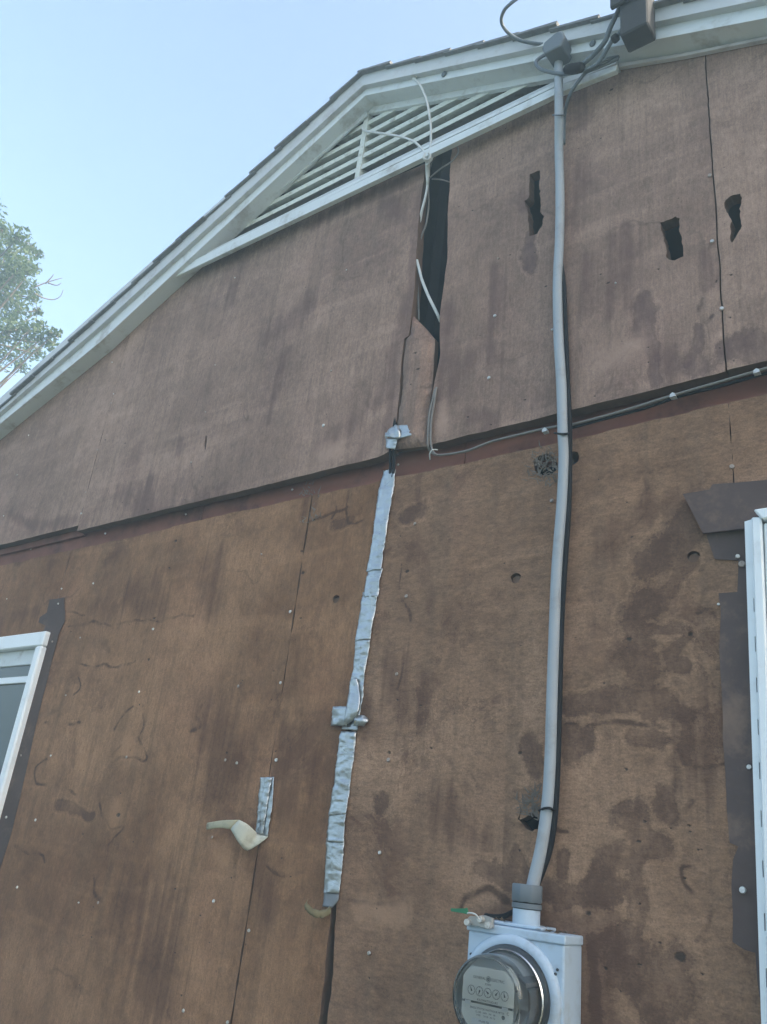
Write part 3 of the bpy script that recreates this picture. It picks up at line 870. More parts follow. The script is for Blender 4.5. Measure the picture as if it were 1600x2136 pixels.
# lines: shingle underside / first board line / second board bottom / soffit meets wall
rake('rake_board', [(757, 152), (210, 640), (-160, 975)], [(757, 178), (210.7, 678), (-160, 998)], .085, .0, M['trim2'])
rake('rake_board', [(757, 152), (1223, 45), (1600, -40), (1800, -84)], [(757, 178), (1223, 76), (1392, 40), (1600, -4), (1800, -46)], .085, .0, M['trim2'])
rake('rake_fascia', [(757, 172), (210.7, 670), (-160, 992)], [(762, 200), (361.7, 572), (210.7, 712), (-160, 1017)], .066, .0, M['trim']) if False else None
def rake2(name, top, bot, of, ob, mat):
    # same number of points on both lines
    return rake(name, top, bot, of, ob, mat)
rake2('rake_fascia', [(757, 170), (361.7, 532), (210.7, 670), (-160, 990)], [(762, 199), (361.7, 571), (210.7, 711.6), (-160, 1015)], .066, .0, M['trim'])
rake2('rake_fascia', [(757, 170), (1186, 76), (1369, 36), (1600, -12), (1800, -54)], [(762, 199), (1186, 113), (1369, 82), (1600, 37), (1800, -3)], .066, .0, M['trim'])

# -- roof: deck plus shingle courses with stepped ends at the rake
roof = link('roof', None, None, house)
roof.name = 'roof'
ridge = at(*APT, .11)
lft = at(20, 818, .11)
rgt = at(1600, -58, .11)
def roof_side(P0, P1, sgn):
    d = (P1 - P0); d.y = 0; d.normalize()
    nrm = Vector((-d.z * sgn, 0, d.x * sgn))
    if nrm.z < 0: nrm = -nrm
    # deck
    L = 4.6
    bm = bmesh.new()
    a = P0 - nrm * .030; b = P0 + d * L - nrm * .030
    f = [Vector((q.x, -.050, q.z)) for q in (a, b, b - nrm * .03, a - nrm * .03)]
    hexa(bm, f, [Vector((q.x, 6.3, q.z)) for q in f])
    bm_obj('roof_deck', bm, M['block'], roof)
    exp_ = .142
    n = int(L / exp_) + 1
    rest = bmesh.new()
    for i in range(n):
        s0 = i * exp_ - .01
        s1 = s0 + exp_ + .025
        jo = random.uniform(-.012, .014)
        lift0 = -.008; lift1 = random.uniform(.003, .008)      # butt end sits proud of the course below
        t = .006
        def ring(y, j):
            A = P0 + d * s0 + nrm * lift0; Bq = P0 + d * (s1 + j) + nrm * lift1
            return [Vector((q.x, y, q.z)) for q in (A - nrm * t, Bq - nrm * t * 1.8, Bq, A)]
        ln = random.uniform(.25, .45)
        bm = bmesh.new()
        hexa(bm, ring(-.100 + jo * .5, 0), ring(-.112 + ln, 0))
        bm_obj('shingle', bm, M['shingle'], roof)
        hexa(rest, ring(-.109 + ln, random.uniform(-.004, .004)), ring(6.35, 0))
    tag(bm_obj('shingle_field', rest, M['shingle'], roof), None, None, None, 'stuff')
roof_side(ridge, lft, -1)
roof_side(ridge, rgt, 1)

# -- gable vent
vent = empty('gable_vent')
vent.parent = house
vent['label'] = 'triangular louvred vent under the roof peak'
slab_px('vent_sill', [(364, 566), (364, 578), (886, 327), (1160, 196), (1285, 146), (1288, 133), (1160, 181), (886, 313)], .050, .033, M['trim'], vent, .002)
slab_px('vent_cleat', [(380, 552), (382, 562), (886, 312), (1160, 181), (1285, 132), (1286, 122), (1160, 168), (886, 300)], .0325, -.01, M['trim2'], vent)
slab_px('vent_sill', [(398, 546), (402, 550), (886, 311), (1160, 179), (1158, 174), (886, 306)], .047, .0335, M['trim'], vent)
slab_px('vent_frame', [(363, 572), (362, 561), (762, 212), (765, 236), (424, 533), (395, 556)], .012, -.004, M['trim'], vent, .001)
slab_px('vent_frame', [(766, 212), (1186, 128), (1287, 118), (1287, 132), (1215, 152), (769, 236)], .012, -.004, M['trim'], vent, .001)
slab_px('vent_frame', [(412, 541), (424, 537), (766, 239), (764, 231), (420, 530)], .019, .0125, M['trim'], vent)
oL, oA, oR = at(426, 532, -.004), at(767, 239, -.004), at(1225, 152, -.004)
zs = [at(x, y, -.01).z for x, y in [(473.8, 493.8), (530, 441), (590, 390.6), (650, 340), (706, 285.6)]]
zb = at(640, 425, -.01).z
print('slat z', zs, 'apex', oA.z, 'base', zb, oL.z, oR.z)
nS = 6
z_b = oL.z - .012
for i in range(1, nS):
    z = z_b + (oA.z - z_b) * i / nS
    f = (z - oL.z) / (oA.z - oL.z); xl = oL.x + (oA.x - oL.x) * f
    f2 = (z - oR.z) / (oA.z - oR.z); xr = oR.x + (oA.x - oR.x) * f2
    bm = bmesh.new()
    sag = random.uniform(-.003, .003)
    # blade slopes down towards the outside
    prof = [(.004, .006), (.004, -.015), (-.055, .026), (-.055, .038)]
    A = [Vector((xl - .01, -q[0], z + q[1])) for q in prof]
    Bq = [Vector((xr + .01, -q[0], z + q[1] + sag)) for q in prof]
    hexa(bm, A, Bq)
    bm_obj('slat', bm, M['slat'], vent)
mx = at(755, 300, .01).x
bm = bmesh.new(); box(bm, mx - .012, mx + .010, -.008, .03, z_b - .01, oA.z - .01)
bm_obj('mullion', bm, M['slat'], vent)

# -- leftover vinyl starter channel right of the vent, with nail slots
jc = W([(1289, 119), (1600, 57), (1760, 24), (1760, 46), (1600, 79), (1430, 114), (1289, 138)], .006)
def plate(name, poly, off, thick, mat, holes=(), parent=house, lip=None):
    coords = [Vector(q) for q in poly]
    edges = [(i, (i + 1) % len(poly)) for i in range(len(poly))]
    for h in holes:
        b = len(coords); coords += [Vector(q) for q in h]; edges += [(b + i, b + (i + 1) % len(h)) for i in range(len(h))]
    vs, es, fs, *_ = delaunay_2d_cdt(coords, edges, [], 0, 1e-6)
    V = np.array([(v.x, v.y) for v in vs])
    bm = bmesh.new()
    bv = [bm.verts.new((v.x, -off, v.y)) for v in vs]
    for f in fs:
        c = V[list(f)].mean(0)[None]
        if inside(c, poly)[0] and not any(inside(c, h)[0] for h in holes):
            bm.faces.new([bv[i] for i in f])
    for v in [v for v in bm.verts if not v.link_faces]: bm.verts.remove(v)
    r = bmesh.ops.extrude_face_region(bm, geom=list(bm.faces))
    for v in [g for g in r['geom'] if isinstance(g, bmesh.types.BMVert)]: v.co.y += thick
    return bm_obj(name, bm, mat, parent)
slots = []
for x in (1320, 1385, 1450, 1515, 1575):
    y0 = 128 + (x - 1310) * -.188
    slots.append(W([(x, y0), (x + 20, y0 - 4), (x + 20, y0 - 1), (x, y0 + 3)], .006))
o = plate('starter_channel', jc, .006, .004, M['vinylj'], slots)
slab_px('starter_lip', [(1289, 133), (1289, 140), (1430, 116), (1600, 81), (1760, 48), (1760, 42), (1600, 75), (1430, 110)], .014, .002, M['vinylj'], house)

# -- tar paper strips, lintel flashing
M['felt2'] = simple('brown_tar_paper', (0.075, 0.047, 0.038), 0.8, var=0.5, scale=7, bump=0.7, dirt=(0.15, 0.095, 0.07), dscale=9, damt=0.8)
def felt(name, pts, off, thick=.003, jit=.003, lab=None, mat='felt'):
    o = plate(name, densify(W(pts, off), .03, jit), off, thick, M[mat], (), house)
    if lab: o['label'] = lab
    return o
felt('flashing_strip', [Z6(*q) for q in [(315, 155), (410, 140), (412, 290), (375, 370), (325, 560), (245, 880), (200, 1080), (130, 1400), (70, 1640), (-10, 1890), (-120, 1890), (-60, 1560), (150, 800), (262, 380), (290, 320), (245, 300), (252, 268), (298, 238)]], -.0165, .0025, .002, 'dark strip of tar paper along the left window', 'felt2')
felt('flashing_strip', [Z7(*q) for q in [(1060, 640), (1380, 600), (1440, 1000), (1480, 2136), (1500, 3300), (1510, 4500)]] + [Z2b(*q) for q in [(800, 1705), (740, 1690), (662, 1640), (655, 1300), (665, 1140), (698, 1062), (645, 1040), (628, 850), (602, 400), (587, 0)]] + [Z7(*q) for q in [(1172, 1420), (1160, 1115), (1312, 1105), (1322, 850), (1130, 840)]], -.0175, .002, .003, 'ragged tar paper strip along the right window')
lint = felt('flashing_piece', [Z7(*q) for q in [(870, 312), (1085, 276), (1112, 232), (1300, 220), (1553, 198), (1700, 180), (1700, 545), (1400, 587), (1032, 628), (1000, 560)]], -.002, .007, .001, 'dark flashing piece over the right window corner')

# -- windows
def bar(name, p, off, d, mat, parent, bev=.002):
    """frame bar from four measured front corners"""
    bm = bmesh.new()
    fr = [Vector((q[0], -off, q[1])) for q in p]
    hexa(bm, fr, [q + Vector((0, d, 0)) for q in fr])
    if bev: bevel(bm, bev, 1)
    return bm_obj(name, bm, mat, parent)
win = empty('window'); win.parent = house
win['label'] = 'white framed window at the lower left'
WX0, WX1, WT, WB = -4.15, -2.853, 2.273, 1.02
j = .045
fr_ = link('window_frame', None, None, win)
bar('frame_bar', [(WX0, WT - .055), (WX1 - .004, WT - .055), (WX1 - .004, WT), (WX0, WT)], .004, .04, M['vinyl'], fr_, .004)
bar('frame_bar', [(WX1 - j, WB), (WX1 - .003, WB), (WX1 - .003, WT - .057), (WX1 - j, WT - .057)], .006, .042, M['vinyl'], fr_, .006)
bar('frame_bar', [(WX0, WB), (WX0 + j, WB), (WX0 + j, WT - .057), (WX0, WT - .057)], .006, .042, M['vinyl'], fr_, .006)
bar('frame_bar', [(WX0, WB - .06), (WX1, WB - .06), (WX1, WB - .002), (WX0, WB - .002)], .008, .045, M['vinyl'], fr_, .004)
bar('head_rail', [(WX0 + j, WT - .115), (WX1 - j, WT - .115), (WX1 - j, WT - .056), (WX0 + j, WT - .056)], -.026, .02, M['trim'], win, .002)
bar('sash_rail', [(WX0 + j, WT - .185), (WX1 - j, WT - .185), (WX1 - j, WT - .160), (WX0 + j, WT - .160)], -.022, .022, M['vinyl'], win, .002)
bar('pane', [(WX0 + j, WB), (WX1 - j, WB), (WX1 - j, WT - .1), (WX0 + j, WT - .1)], -.034, .006, M['pane'], win, 0)
bm = bmesh.new(); box(bm, WX0 - .1, WX1 + .0, .08, .15, WB - .1, WT + .01); bm_obj('room_screen', bm, M['unlit_room'], win)

win2 = empty('window'); win2.parent = house
win2['label'] = 'white vinyl window with slotted nail fin at the right edge'
f2 = link('window_frame', None, None, win2)
def lx(y, x0, x1): return x0 + (x1 - x0) * (y - 1087) / (2136 - 1087)
fin = W([(1553, 1088), (1588, 2136), (1597, 2420), (1620, 2420), (1606, 2136), (1572, 1082)], .004)
sl = []
for ya, yb in [(1247, 1276), (1327, 1359), (1413, 1444), (1500, 1533), (1590, 1625), (1690, 1725), (1795, 1830), (1905, 1942), (2020, 2060)]:
    xa = lx(ya, 1553, 1588) + 13; xb2 = lx(yb, 1553, 1588) + 13
    sl.append(W([(xa, ya), (xa + 3, ya), (xb2 + 3, yb), (xb2, yb)], .004))
o = plate('nail_fin', fin, .004, .006, M['vinyl'], sl, f2)
def wbar(name, xa, xb, ytop, off, d, mat, ybot=2420, bev=.003):
    # xa/xb = (x at top, x at 2136) of the left and right edge in the photo
    g = lambda e, y: e[0] + (e[1] - e[0]) * (y - 1087) / 1049
    p = [at(g(xa, ybot), ybot, off), at(g(xb, ybot), ybot, off), at(g(xb, ytop), ytop, off), at(g(xa, ytop), ytop, off)]
    return bar(name, [(q.x, q.z) for q in p], off, d, mat, f2, bev)
wbar('frame_bar', (1567, 1603), (1588, 1630), 1078, .022, .04, M['vinyl'])
wbar('frame_bar', (1592, 1632), (1640, 1690), 1090, .014, .05, M['vinyl'])
pp = at(1568, 1076, .022)
bar('frame_bar', [(pp.x + .02, pp.z - .012), (pp.x + 1.0, pp.z - .012), (pp.x + 1.0, pp.z + .018), (pp.x + .004, pp.z + .012)], .026, .05, M['vinyl'], f2, .003)
bar('frame_bar', [(pp.x + .036, pp.z - .075), (pp.x + 1.0, pp.z - .075), (pp.x + 1.0, pp.z - .014), (pp.x + .036, pp.z - .014)], .018, .05, M['vinyl'], f2, .003)
bar('pane', [(pp.x + .08, pp.z - 1.3), (pp.x + 1.0, pp.z - 1.3), (pp.x + 1.0, pp.z - .07), (pp.x + .08, pp.z - .07)], -.012, .006, M['pane'], win2, 0)
bar('frame_bar', [(pp.x + .02, pp.z - 1.36), (pp.x + 1.06, pp.z - 1.36), (pp.x + 1.06, pp.z - 1.3), (pp.x + .02, pp.z - 1.3)], .022, .05, M['vinyl'], f2, .003)
bar('frame_bar', [(pp.x + 1.0, pp.z - 1.3), (pp.x + 1.06, pp.z - 1.3), (pp.x + 1.06, pp.z + .018), (pp.x + 1.0, pp.z + .018)], .022, .05, M['vinyl'], f2, .003)
bm = bmesh.new(); box(bm, pp.x + .0, pp.x + 1.1, .06, .12, pp.z - 1.4, pp.z + .02); bm_obj('room_screen', bm, M['unlit_room'], win2)

# -- nails
bm = bmesh.new()
bmesh.ops.create_cone(bm, cap_ends=True, segments=10, radius1=.0052, radius2=.0042, depth=.003, matrix=Matrix.Translation((0, -.0015, 0)) @ Matrix.Rotation(math.radians(90), 4, 'X'))
bmesh.ops.recalc_face_normals(bm, faces=bm.faces)
nail_me = bpy.data.meshes.new('nail'); bm.to_mesh(nail_me); bm.free(); nail_me.materials.append(M['nail'])
nail_rust = nail_me.copy(); nail_rust.materials.clear(); nail_rust.materials.append(simple('rusting_nail', (.34, .29, .25), .55, .3, var=.3, scale=150, bump=.1, dirt=(.13, .07, .045), dscale=120, damt=.8))
def nail(px, py, par, off, sc=1.0):
    q = at(px, py, off)
    o = bpy.data.objects.new('nail', nail_rust if random.random() < .35 else nail_me)
    sc *= random.uniform(.78, 1.02)
    o.location = q + Vector((0, -.0045, 0))
    o.rotation_euler = (random.uniform(-.25, .25), random.uniform(0, 6), random.uniform(-.25, .25))
    o.scale = (sc, 1, sc)
    COL.objects.link(o)
    o.parent = PN[par] if isinstance(par, str) else par
for px, py, par, sc in [(1482, 369, 'u3', 1.1), (1487, 506, 'u3', 1.1), (1507, 646, 'u3', 1.1), (1022, 790, 'u3', 1), (1034, 661, 'u3', 1), (1041, 541, 'u3', .6), (1286, 593, 'u3', .6), (1154, 690, 'u3', .7),
                        (677, 889, 'u2', 1), (876, 772, 'strip', 1), (693, 775, 'u2', .7), (236, 757, 'u1', .6), (239, 823, 'u2', .6), (234, 842, 'u2', .6), (206, 940, 'u1', .8), (182, 1028, 'u1', .8),
                        (172, 1072, 'u1', .8), (38, 992, 'u1', .8), (62, 909, 'u1', .7), (401, 966, 'u2', .9), (451, 763, 'u2', .6), (431, 861, 'u2', .7), (725, 565, 'u2', .6), (492, 581, 'u2', .6), (874, 924, 'strip', .8), (10, 1077, 'u1', .6)]:
    nail(px, py, par, 0 if par != 'strip' else -.012, sc)
for px, py, par, sc in [(868, 1094, 'l4', 1.1), (850, 1245, 'l4', 1), (830, 1407, 'l4', 1), (813, 1586, 'l4', 1), (795, 1779, 'l4', 1), (773, 1988, 'l4', 1), (833, 971, 'l4', 1), (612, 1023, 'l3', .9),
                        (608, 1277, 'l3', 1), (588, 1425, 'l3', 1), (579, 1586, 'l3', 1), (390, 1074, 'l2', .8), (222, 1114, 'l2', .8), (67, 1147, 'l1', .8), (197, 1218, 'l2', .8), (131, 1229, 'l1', .8),
                        (17, 1250, 'l1', .7), (170, 1331, 'l2', .7), (322, 1313, 'l2', .9), (293, 1444, 'l2', .9), (500, 1432, 'l2', .9), (140, 1451, 'l2', .7), (473, 1586, 'l2', .9),
                        (497, 1592, 'l2', .9), (109, 1577, 'l2', .7), (267, 1580, 'l2', .9), (77, 1711, 'l2', .9), (39, 1851, 'l2', .9), (208, 1883, 'l2', 1), (446, 1747, 'l2', .9), (449, 1880, 'l2', .9),
                        (522, 1941, 'l3', .9), (386, 2108, 'l2', 1), (1153, 1046, 'l4', 1), (1528, 975, 'l4', 1.15), (1500, 1262, 'l4', .6), (1136, 1745, 'l4', .6), (1133, 1810, 'l4', .6), (548, 1157, 'l2', .6), (478, 2132, 'l2', .9), (167, 1883, 'l2', .6)]:
    nail(px, py, par, OFF_LOW, sc)
for px, py in [(124, 1260), (112, 1339), (87, 1366), (39, 1553), (47, 1576), (16, 1705)]:
    nail(px, py, 'l2', -.0135, .9)
for px, py, sc in [(1540, 1162, 1.0), (1549, 1178, 1.7), (1564, 1601, 1.2), (1551, 1857, 1.2)]:
    nail(px, py, 'l4', -.0145, sc)

# -- splinters round the rotted holes (part of the wall)
def splinters(conv_pts, n, low, spread, par):
    bm = bmesh.new()
    for i in range(n):
        cx_, cy_ = random.choice(conv_pts)
        q = at(cx_ + random.gauss(0, spread), cy_ + random.gauss(0, spread * .8), OFF_LOW)
        L = random.uniform(.006, .022); w = random.uniform(.0008, .0022)
        a = random.uniform(0, math.pi); e = random.uniform(-.5, .9)
        d = Vector((math.cos(a), -abs(math.sin(e)) * .8, math.sin(a))).normalized()
        t = Vector((-math.sin(a), 0, math.cos(a)))
        o_ = q + Vector((0, random.uniform(-.003, .004), 0))
        hexa(bm, [o_ + t * w, o_ - t * w, o_ - t * w + Vector((0, w, 0))], [o_ + d * L + t * w * .3, o_ + d * L - t * w * .3, o_ + d * L])
    tag(bm_obj('splinters', bm, M['splinter'], par), None, None, None, 'stuff')
splinters([(1120, 985), (1135, 970), (1150, 950), (1145, 1000), (1125, 995), (1155, 975), (1130, 955)], 150, True, 11, PN['l4'])
splinters([(1105, 1670), (1115, 1690), (1120, 1660), (1100, 1690), (1125, 1700)], 110, True, 9, PN['l4'])
splinters([(655, 1030), (650, 1085), (660, 1078), (640, 1025)], 50, True, 8, PN['l3'])

# ------------------------------------------------------------------ service conduit
cond = empty('service_conduit', 'grey service conduit running up the wall from the meter to the eave', 'conduit')
cond.location = at(1105, 1860, 0)
def child_world(o, parent):
    o.parent = parent
    o.matrix_parent_inverse = Matrix.Translation(-parent.location)
    return o
cpts = [(1165, 118), (1166, 232), (1166, 310), (1168, 400), (1167, 500), (1163, 590), (1165, 700), (1171, 800), (1174, 900), (1176, 960), (1172, 1050), (1162, 1180), (1157, 1300), (1152, 1450), (1148, 1590), (1142, 1680), (1130, 1765), (1113, 1840), (1104, 1890)]
coff = [.068, .066, .030, .02, .02, .02, .02, .02, .018, .012, .008, .008, .008, .008, .008, .008, .012, .018, .02]
C3 = [at(x, y, o) for (x, y), o in zip(cpts, coff)]
pw = [.0125, .0125, .0125, .0125, .0125, .0125, .0128, .0130, .0128, .0125, .0125, .0125, .0125, .0125, .0125, .0125, .0125, .0125, .0125]
child_world(tube('pipe', C3, pw, M['conduit'], None, 14, 8), cond)
def strap(px, py, off, w, dx0, dx1, dy, mat, knob=True):
    bm = bmesh.new()
    P = [at(px + dx0, py - dy * dx0 / 20, off - .016), at(px + dx0 * .8, py - dy * dx0 / 25, off), at(px + dx0 * .3, py, off + .016), at(px + dx1 * .4, py, off + .016), at(px + dx1 * .85, py + dy * .7, off), at(px + dx1, py + dy, off - .018)]
    tube_bm(bm, smooth_path(P, 5), w, 6)
    o = bm_obj('strap', bm, mat, None, True)
    child_world(o, cond)
    return o
strap(1165, 240, .060, .0022, -12, 12, 0, M['hub'])
strap(1173, 905, .014, .0028, -16, 17, -2, M['black'])
strap(1141, 1686, .010, .0028, -16, 16, 6, M['black'])
# weatherhead: hooded cap with a lighter collar
wh = at(1166, 112, .085)
bm = bmesh.new()
prof = [(-.030, -.020), (.022, -.020), (.034, .010), (.028, .040), (.010, .052), (-.034, .034), (-.040, .010)]
fr = [Vector((wh.x + a, wh.y - .035, wh.z + b)) for a, b in prof]
bk = [Vector((wh.x + a * .92, wh.y + .035, wh.z + b * .95 + .004)) for a, b in prof]
hexa(bm, fr, bk); bevel(bm, .006, 2)
child_world(bm_obj('weatherhead', bm, M['hub'], None, False), cond)
bm = bmesh.new()
bmesh.ops.create_cone(bm, cap_ends=True, segments=16, radius1=.017, radius2=.017, depth=.03, matrix=Matrix.Translation((C3[0].x, C3[0].y, C3[0].z - .01)))
child_world(bm_obj('collar', bm, M['vinylj'], None, True), cond)

# service wires at the eave
def wire(name, label, cat, pts, r, mat, n=6, group=None):
    P = [at(x, y, o) for x, y, o in pts]
    o = tube(name, P, r, mat, None, 8, n)
    return tag(o, label, cat, group)
wire('service_wire', 'dark wire looping out into the sky left of the weatherhead', 'wire', [(1150, 93, .07), (1118, 91, .09), (1085, 84, .11), (1062, 70, .13), (1049, 54, .15), (1046, 38, .17), (1053, 20, .19), (1067, 6, .21), (1085, -8, .24), (1110, -30, .30)], .0055, M['hub'])
wire('service_wire', 'dark wire drooping below the weatherhead towards the eave on its right', 'wire', [(1150, 108, .06), (1130, 118, .08), (1118, 130, .09), (1126, 143, .09), (1150, 151, .085), (1178, 154, .08), (1205, 150, .08), (1232, 142, .08), (1262, 125, .08), (1290, 119, .05)], .0055, M['hub'])
wire('service_wire', 'dark wire climbing steeply to the timber block beside the weatherhead', 'wire', [(1216, 134, .09), (1240, 112, .09), (1262, 86, .10), (1272, 60, .11), (1285, 32, .12), (1296, 8, .13), (1310, -25, .14)], .007, M['hub'])
wire('service_wire', 'thick dark wire beside the timber block with a splice knob', 'wire', [(1247, 134, .085), (1262, 110, .09), (1276, 86, .10), (1292, 70, .10), (1302, 52, .11), (1312, 34, .12), (1330, 0, .13)], .006, M['hub'])
wire('service_wire', 'dark wire sweeping from the splice down along the top of the conduit', 'wire', [(1290, 122, .06), (1250, 140, .07), (1222, 152, .07), (1205, 172, .07), (1190, 195, .06), (1181, 222, .04), (1177, 250, .012), (1176, 300, .008)], .005, M['hub'])
def splice(p0, p1, r, label):
    a, b = at(*p0), at(*p1)
    pts = [a + (b - a) * t for t in (0, .12, .3, .7, .88, 1)]
    bm = bmesh.new(); tube_bm(bm, pts, [r * .5, r * .9, r, r, r * .9, r * .5], 10)
    return tag(bm_obj('wire_splice', bm, M['black'], None, True), label, 'connector')
splice((1178, 146, .084), (1218, 140, .09), .016, 'fat dark taped splice right below the weatherhead')
splice((1277, 86, .10), (1290, 74, .105), .012, 'small dark splice knob on the wire beside the timber block')

# timber block at the eave carrying the drop wires
blk = empty('wire_block', 'dark timber block fixed to the rake board at the upper right edge of the sky', 'block')
b0 = at(1342, 96, .085)
blk.location = b0
bm = bmesh.new()
box(bm, b0.x - .040, b0.x + .036, -.150, -.086, b0.z - .006, b0.z + .30); bevel(bm, .004, 1)
child_world(bm_obj('timber', bm, M['block'], None), blk)
bm = bmesh.new()
e0 = at(1288, 16, .12)
box(bm, e0.x - .004, b0.x + .05, -.165, -.151, e0.z - .05, e0.z + .16); bevel(bm, .003, 1)
child_world(bm_obj('bracket', bm, M['block'], None), blk)
# two small knobs on the rake fascia (old clips)
for px, py, lab in [(927, 156, 'dark round screw knob on the rake fascia nearest the roof peak'), (1237, 92, 'dark round screw knob on the rake fascia beside the weatherhead')]:
    q = at(px, py, .066)
    bm = bmesh.new()
    bmesh.ops.create_uvsphere(bm, u_segments=10, v_segments=6, radius=.010, matrix=Matrix.Translation((q.x, q.y - .003, q.z)) @ Matrix.Diagonal((1, .6, 1.2, 1)))
    tag(bm_obj('screw_knob', bm, M['hub'], None, True), lab, 'screw')

# black cable beside the conduit
wire('black_cable', 'black cable strapped along the right side of the grey conduit', 'cable', [(1172, 548, .012), (1177, 600, .012), (1181, 700, .012), (1185, 800, .012), (1188, 890, .012), (1188, 960, .005), (1186, 1060, 0), (1178, 1180, 0), (1171, 1300, 0), (1166, 1450, 0), (1162, 1590, 0), (1157, 1690, 0), (1147, 1765, .002), (1132, 1815, .006), (1116, 1856, .012)], [.004, .006, .006, .006, .007, .007, .007, .007, .007, .008, .008, .008, .008, .007, .006], M['black'])

# ------------------------------------------------------------------ cables along the wall
gc = empty('grey_cable', 'grey twin cable dropping out of the torn gap and along the slot to the right', 'cable')
gc.location = at(900, 940)
g1 = [(365, 1600), (350, 1660), (334, 1730), (326, 1800), (322, 1880), (322, 1935), (338, 1970), (372, 1990), (440, 1988), (560, 1965), (700, 1912), (860, 1872), (1000, 1838), (1090, 1822)]
P = [at(*Z3(x, y), .006 if i < 6 else -.006) for i, (x, y) in enumerate(g1)] + [at(1200, 884, -.006), (at(1300, 857, -.008)), at(1400, 826, -.006), at(1500, 797, -.006), at(1600, 768, -.006), at(1700, 742, -.006)]
child_world(tube('strand', P, .0034, M['gcable'], None, 8, 5), gc)
P2 = [at(*Z3(x, y), .006) for x, y in [(372, 1590), (362, 1660), (348, 1740), (340, 1810), (338, 1900), (348, 1965), (372, 1992)]]
child_world(tube('strand', P2, .0030, M['gcable'], None, 8, 5), gc)
for px, py in [(1136, 897), (1403, 824), (1578, 774)]:
    q = at(px, py, 0)
    bm = bmesh.new()
    hexa(bm, [q + Vector(v) * .75 for v in ((-.009, -.002, -.006), (.009, -.002, -.006), (.007, -.002, .004), (0, -.002, .009), (-.007, -.002, .004))], [q + Vector(v) * .75 for v in ((-.009, .018, -.006), (.009, .018, -.006), (.007, .018, .004), (0, .018, .009), (-.007, .018, .004))])
    child_world(bm_obj('clip', bm, M['trim2'], None), gc)
bm = bmesh.new()
q = at(903, 947, .0)
tube_bm(bm, smooth_path([q + Vector((-.012, .006, -.012)), q + Vector((-.006, -.006, .0)), q + Vector((.004, -.008, .008)), q + Vector((.012, .004, .012))], 4), .002, 6)
child_world(bm_obj('tie', bm, M['wcable'], None, True), gc)
wire('black_cable', 'thin black tube just under the grey cable right of the conduit', 'cable', [(1178, 896, -.014), (1260, 874, -.014), (1340, 853, -.014), (1420, 826, -.014), (1500, 806, -.014), (1600, 778, -.014), (1700, 752, -.014)], .0038, M['black'])  # black tube laid along the dark line below the grey cable

# white cables in front of the vent and in the gap
wc = empty('white_cable', 'white cables twisted together over the vent louvres and hanging into the torn gap', 'cable')
wc.location = at(894, 326, .03)
def wcab(pts, r=.0042, mat='wcable'):
    child_world(tube('strand', [at(x, y, o) for x, y, o in pts], r, M[mat], None, 8, 5), wc)
wcab([(*Z2(1385, 168), .07), (*Z2(1375, 128), .08), (*Z2(1352, 105), .08), (*Z2(1335, 118), .075), (*Z2(1345, 148), .07), (*Z2(1390, 188), .07), (*Z2(1420, 240), .065), (*Z2(1442, 300), .06), (*Z2(1455, 370), .055), (*Z2(1464, 450), .05), (*Z2(1462, 540), .045), (*Z2(1455, 600), .045), (*Z2(1448, 680), .02), (*Z3(322, 360), .005), (*Z3(312, 430), .0), (*Z3(290, 520), -.004), (*Z3(272, 580), -.008)])
wcab([(*Z2(1078, 440), .012), (*Z2(1095, 460), .02), (*Z2(1150, 470), .03), (*Z2(1220, 480), .035), (*Z2(1300, 495), .04), (*Z2(1370, 522), .045), (*Z2(1418, 568), .045), (*Z2(1436, 610), .045), (*Z2(1440, 690), .02), (*Z3(318, 380), .004), (*Z3(308, 450), -.005), (*Z3(282, 560), -.01), (*Z3(262, 680), -.012), (*Z3(252, 840), -.015)])
wcab([(*Z3(255, 835), -.004), (*Z3(270, 890), -.006), (*Z3(287, 955), -.006), (*Z3(325, 1050), -.008), (*Z3(360, 1120), -.012), (*Z3(382, 1165), -.018), (*Z3(396, 1200), -.03)], .0048)
wcab([(*Z3(322, 390), .0), (*Z3(326, 500), -.02), (*Z3(310, 620), -.02), (*Z3(280, 700), -.02), (*Z3(262, 800), -.02), (*Z3(262, 950), -.02), (*Z3(268, 1190), -.02)], .003, 'gcable')
wcab([(*Z3(330, 345), .01), (*Z3(395, 292), .02), (*Z3(465, 245), .025), (*Z3(500, 195), .025), (*Z3(492, 158), .025), (*Z3(455, 158), .02), (*Z3(395, 190), .0), (*Z3(350, 240), -.01), (*Z3(330, 300), 0)], .0026, 'gcable')
wcab([(*Z3(345, 352), -.004), (*Z3(400, 355), -.006), (*Z3(452, 370), -.004)], .0022, 'gcable')
bm = bmesh.new()
q = at(893, 328, .045)
for k in range(5):
    a = k * 1.3
    tube_bm(bm, smooth_path([q + Vector((.014 * math.cos(a + t), .008 * math.sin(a * 2 + t), .018 * math.sin(a + t) * (1 if k % 2 else .6) - .006 * k + .01)) for t in (0, .9, 1.8, 2.7, 3.6)], 4), .0034, 6)
child_world(bm_obj('twisted_knot', bm, M['wcable'], None, True), wc)
q0 = at(893, 345, .02); q1 = at(892, 385, .004)
bm = bmesh.new()
tube_bm(bm, [q0 + (q1 - q0) * t for t in (-.2, 0, .3, .7, 1)], [.004, .007, .0072, .006, .004], 8)
child_world(bm_obj('wrap', bm, M['wcable'], None, True), wc)

